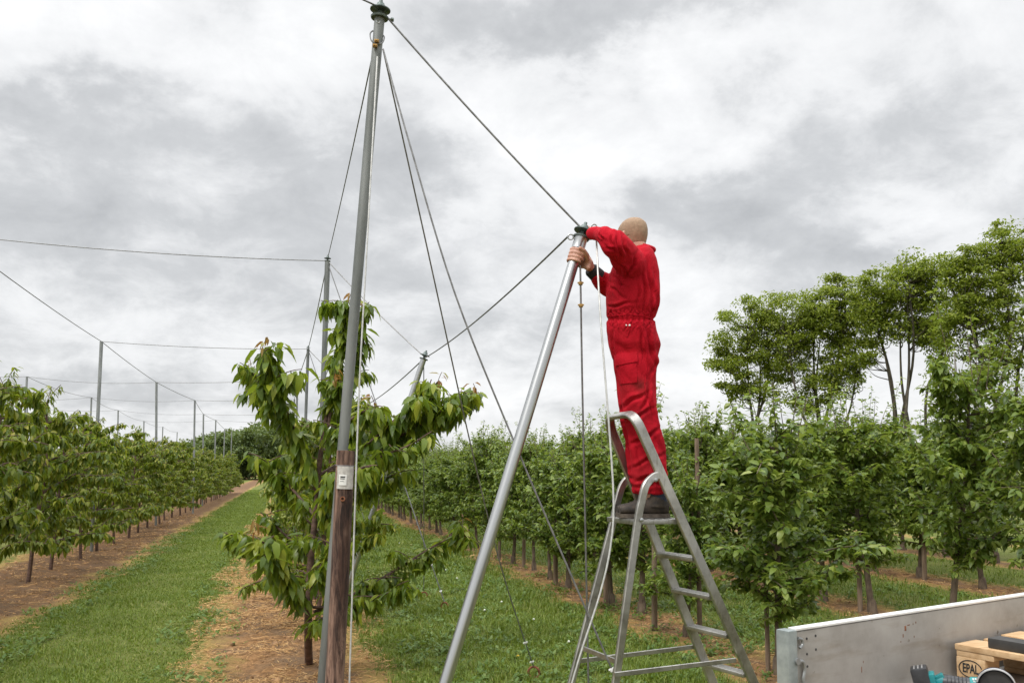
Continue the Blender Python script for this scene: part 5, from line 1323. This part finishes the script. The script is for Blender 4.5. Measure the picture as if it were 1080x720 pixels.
# ---- pallet
PC0 = CS(1.672, 3.275, FLZ + .002)
pal = empty('wooden_pallet', PC0, 'pale wooden pallet branded EPAL standing on the trailer floor', 'pallet')
def pbox(n0, n1, b0, b1, z0, z1, ch=.003):
    mb = MB(); mb.box(PC0 + ND * (n0 + n1) / 2 + BD * (b0 + b1) / 2 + ZD * (z0 + z1) / 2, ND * (n1 - n0) / 2, BD * (b1 - b0) / 2, ZD * (z1 - z0) / 2, ch); return mb
JIT = np.random.default_rng(8)
for b0, bw in ((0, .145), (.185, .10), (.327, .145), (.515, .10), (.655, .145)):
    j = JIT.uniform(-.006, .006); pbox(j, 1.2 + j, b0, b0 + bw, .1225, .144).build('top_board', M['pallet'], pal)
for n0 in (0, .5275, 1.055): pbox(n0 + .003, n0 + .142, 0.003, .797, .1005, .1220).build('cross_board', M['pallet'], pal)
blk = None
for n0 in (0.002, .545, 1.088):
    for b0, bw in ((.001, .10), (.3275, .145), (.699, .10)):
        o = pbox(n0, n0 + .108, b0, b0 + bw, .0225, .1000, .004).build('block', M['pallet'], pal); blk = blk or o
for b0, bw in ((0, .10), (.3275, .145), (.7, .10)): pbox(.004, 1.196, b0 + .002, b0 + bw - .002, 0, .0220).build('bottom_board', M['pallet'], pal)
# brand: EPAL in an oval, on the block face towards the tail
FN = -BD; FX = ND
def fpt(x, z, off=.0012): return PC0 + ND * x + ZD * z + FN * (off - .001)
tcv = bpy.data.curves.new('brand', 'FONT'); tcv.body = 'EPAL'; tcv.size = .050; tcv.align_x = 'CENTER'; tcv.align_y = 'CENTER'; tcv.extrude = .0006; tcv.offset = .0011
to = bpy.data.objects.new('brand_tmp', tcv); COL.objects.link(to); bpy.context.view_layer.update(); tme = evaluated(to); bpy.data.objects.remove(to)
c0 = fpt(.056, .060); Mx = Matrix(((FX[0], 0, FN[0], c0[0]), (FX[1], 0, FN[1], c0[1]), (0, 1, 0, c0[2]), (0, 0, 0, 1)))
tme.transform(Matrix.Diagonal((.56, .92, 1, 1))); tme.transform(Mx)
bo = link('brand', tme, M['black_ink'], blk)
mb = MB(); ov = [fpt(.056 + .043 * math.cos(t), .060 + .031 * math.sin(t), .0016) for t in np.linspace(.25, 2 * math.pi - .35, 40)]; mb.rect_sweep(ov, .0018, .0004, FN, .0001); mb.build('oval', M['black_ink'], blk)
# ---- dark bar lying on the pallet
mb = MB(); o = PC0 + ND * .19 + BD * .12 + ZD * .144
bc = PC0 + ND * .12 + BD * .03 + ZD * .144; mb.box(bc + ND * .24 + BD * .035 + ZD * .019, ND * .25, BD * .04, ZD * .0185, .004)
tag(mb.build('dark_bar', M['dark_steel']), 'dark grey square bar lying across the pallet boards', 'bar')

# ---- cordless angle grinder on the floor
g0, g1_ = CS(1.425, 3.08, FLZ + .055), CS(1.70, 2.95, FLZ + .052); gx_ = nrm(g1_ - g0); gy_ = nrm(np.cross(ZD, gx_)); gz_ = np.cross(gx_, gy_)
gr = empty('angle_grinder', (g0 + g1_) / 2 * np.array([1, 1, 0]) + ZD * FLZ, 'teal and black cordless angle grinder lying before the pallet', 'power tool')
def gp(x, y, z): return g0 + gx_ * x * .9 + gy_ * y + gz_ * z
tilt = nrm(gx_ + gz_ * -.28); tz = nrm(np.cross(tilt, gy_)); 
mb = MB(); bc = gp(.028, 0, -.002); mb.box(bc, nrm(gx_ + gz_ * .25) * .028, gy_ * .036, nrm(gz_ - gx_ * .25) * .054, .008)
bat = mb.build('battery', M['tool_black'], gr)
mb = MB(); 
for k in range(3): mb.box(bc + nrm(gz_ - gx_ * .25) * (.0535) + nrm(gx_ + gz_ * .25) * (-.014 + .013 * k), nrm(gx_ + gz_ * .25) * .0025, gy_ * .026, gz_ * .0022, .001)
tag(mb.build('battery_ribs', M['tool_silver'], bat), 'three pale ribs on the battery top', kind='stuff')
mb = MB(); mb.box(gp(.066, 0, .0), nrm(gx_ + gz_ * .2) * .010, gy_ * .033, nrm(gz_ - gx_ * .2) * .036, .005); mb.build('battery_mount', M['tool_teal'], gr)
mb = MB(); mb.tube([gp(.075, 0, .004), gp(.092, 0, .006), gp(.10, 0, .006)], [.020, .024, .026], 16, sq=(1, 1.1)); mb.box(gp(.090, 0, .022), nrm(gx_ + gz_ * .7) * .014, gy_ * .018, nrm(gz_ - gx_ * .7) * .010, .004); mb.build('rear_housing', M['tool_teal'], gr)
mb = MB(); mb.tube([gp(.098, 0, .006), gp(.12, 0, .006), gp(.16, 0, .004), gp(.195, 0, .004)], [.026, .027, .025, .027], 18)
for k in range(6): mb.torus(gp(.115 + .013 * k, 0, .005), gx_, .0265, .0016, 20, 5)
mb.build('handle', M['tool_black'], gr)
mb = MB(); mb.lathe(gp(.190, 0, .004), gx_, [(0, .026), (.006, .030), (.06, .031), (.075, .029)], 22); mh = mb.build('motor_housing', M['tool_teal'], gr)
mb = MB()
for k in range(6): mb.box(gp(.203 + .0085 * k, -.0165, .0295 + .0012 * (k % 2)), gx_ * .0026, gy_ * .0045, gz_ * .0022, .0004)
for k in range(5): mb.box(gp(.206 + .0085 * k, -.0225, .0245), gx_ * .0030, gy_ * .0012, gz_ * .0018, .0003)
tag(mb.build('lettering', M['white_plastic'], mh), 'white lettering too blurred to read', kind='stuff')
mb = MB(); mb.lathe(gp(.264, 0, .004), gx_, [(0, .029), (.012, .031), (.028, .028), (.045, .022), (.052, .012)], 18); mb.tube([gp(.288, .0, .0), gp(.288, -.03, .0)], [.021, .019], 14); mb.build('gear_head', M['tool_silver'], gr)
# guard: a half drum round the disc, seen from its open side, with a pale rim
gc = gp(.276, -.036, .022); V = []; F = []; na_ = 26
for i, t in enumerate(np.linspace(rad(-15), rad(200), na_)):
    dr = gx_ * math.cos(t) + gz_ * math.sin(t)
    for rr, yy in ((.018, .012), (.055, .012), (.058, .006), (.058, -.028), (.0545, -.028), (.0545, .004), (.018, .004)): V.append(gc + dr * rr + gy_ * yy)
k = 7
for i in range(na_ - 1):
    for j in range(k): F.append((i * k + j, i * k + (j + 1) % k, (i + 1) * k + (j + 1) % k, (i + 1) * k + j))
F.append(tuple(range(k))); F.append(tuple((na_ - 1) * k + j for j in range(k - 1, -1, -1)))
mb = MB(); mb.add(V, F); gd = mb.build('guard', M['tool_guard'], gr, sharp=30)
mb = MB(); q_ = [gc + (gx_ * math.cos(t) + gz_ * math.sin(t)) * .0575 - gy_ * .026 for t in np.linspace(rad(20), rad(170), 24)]; mb.tube(q_, .0034, 6); mb.build('guard_rim', M['tool_silver'], gd)
mb = MB(); mb.lathe(gc - gy_ * .012, -gy_, [(0, .049), (.0022, .049)], 32); mb.build('disc', M['dark_steel'], gr)
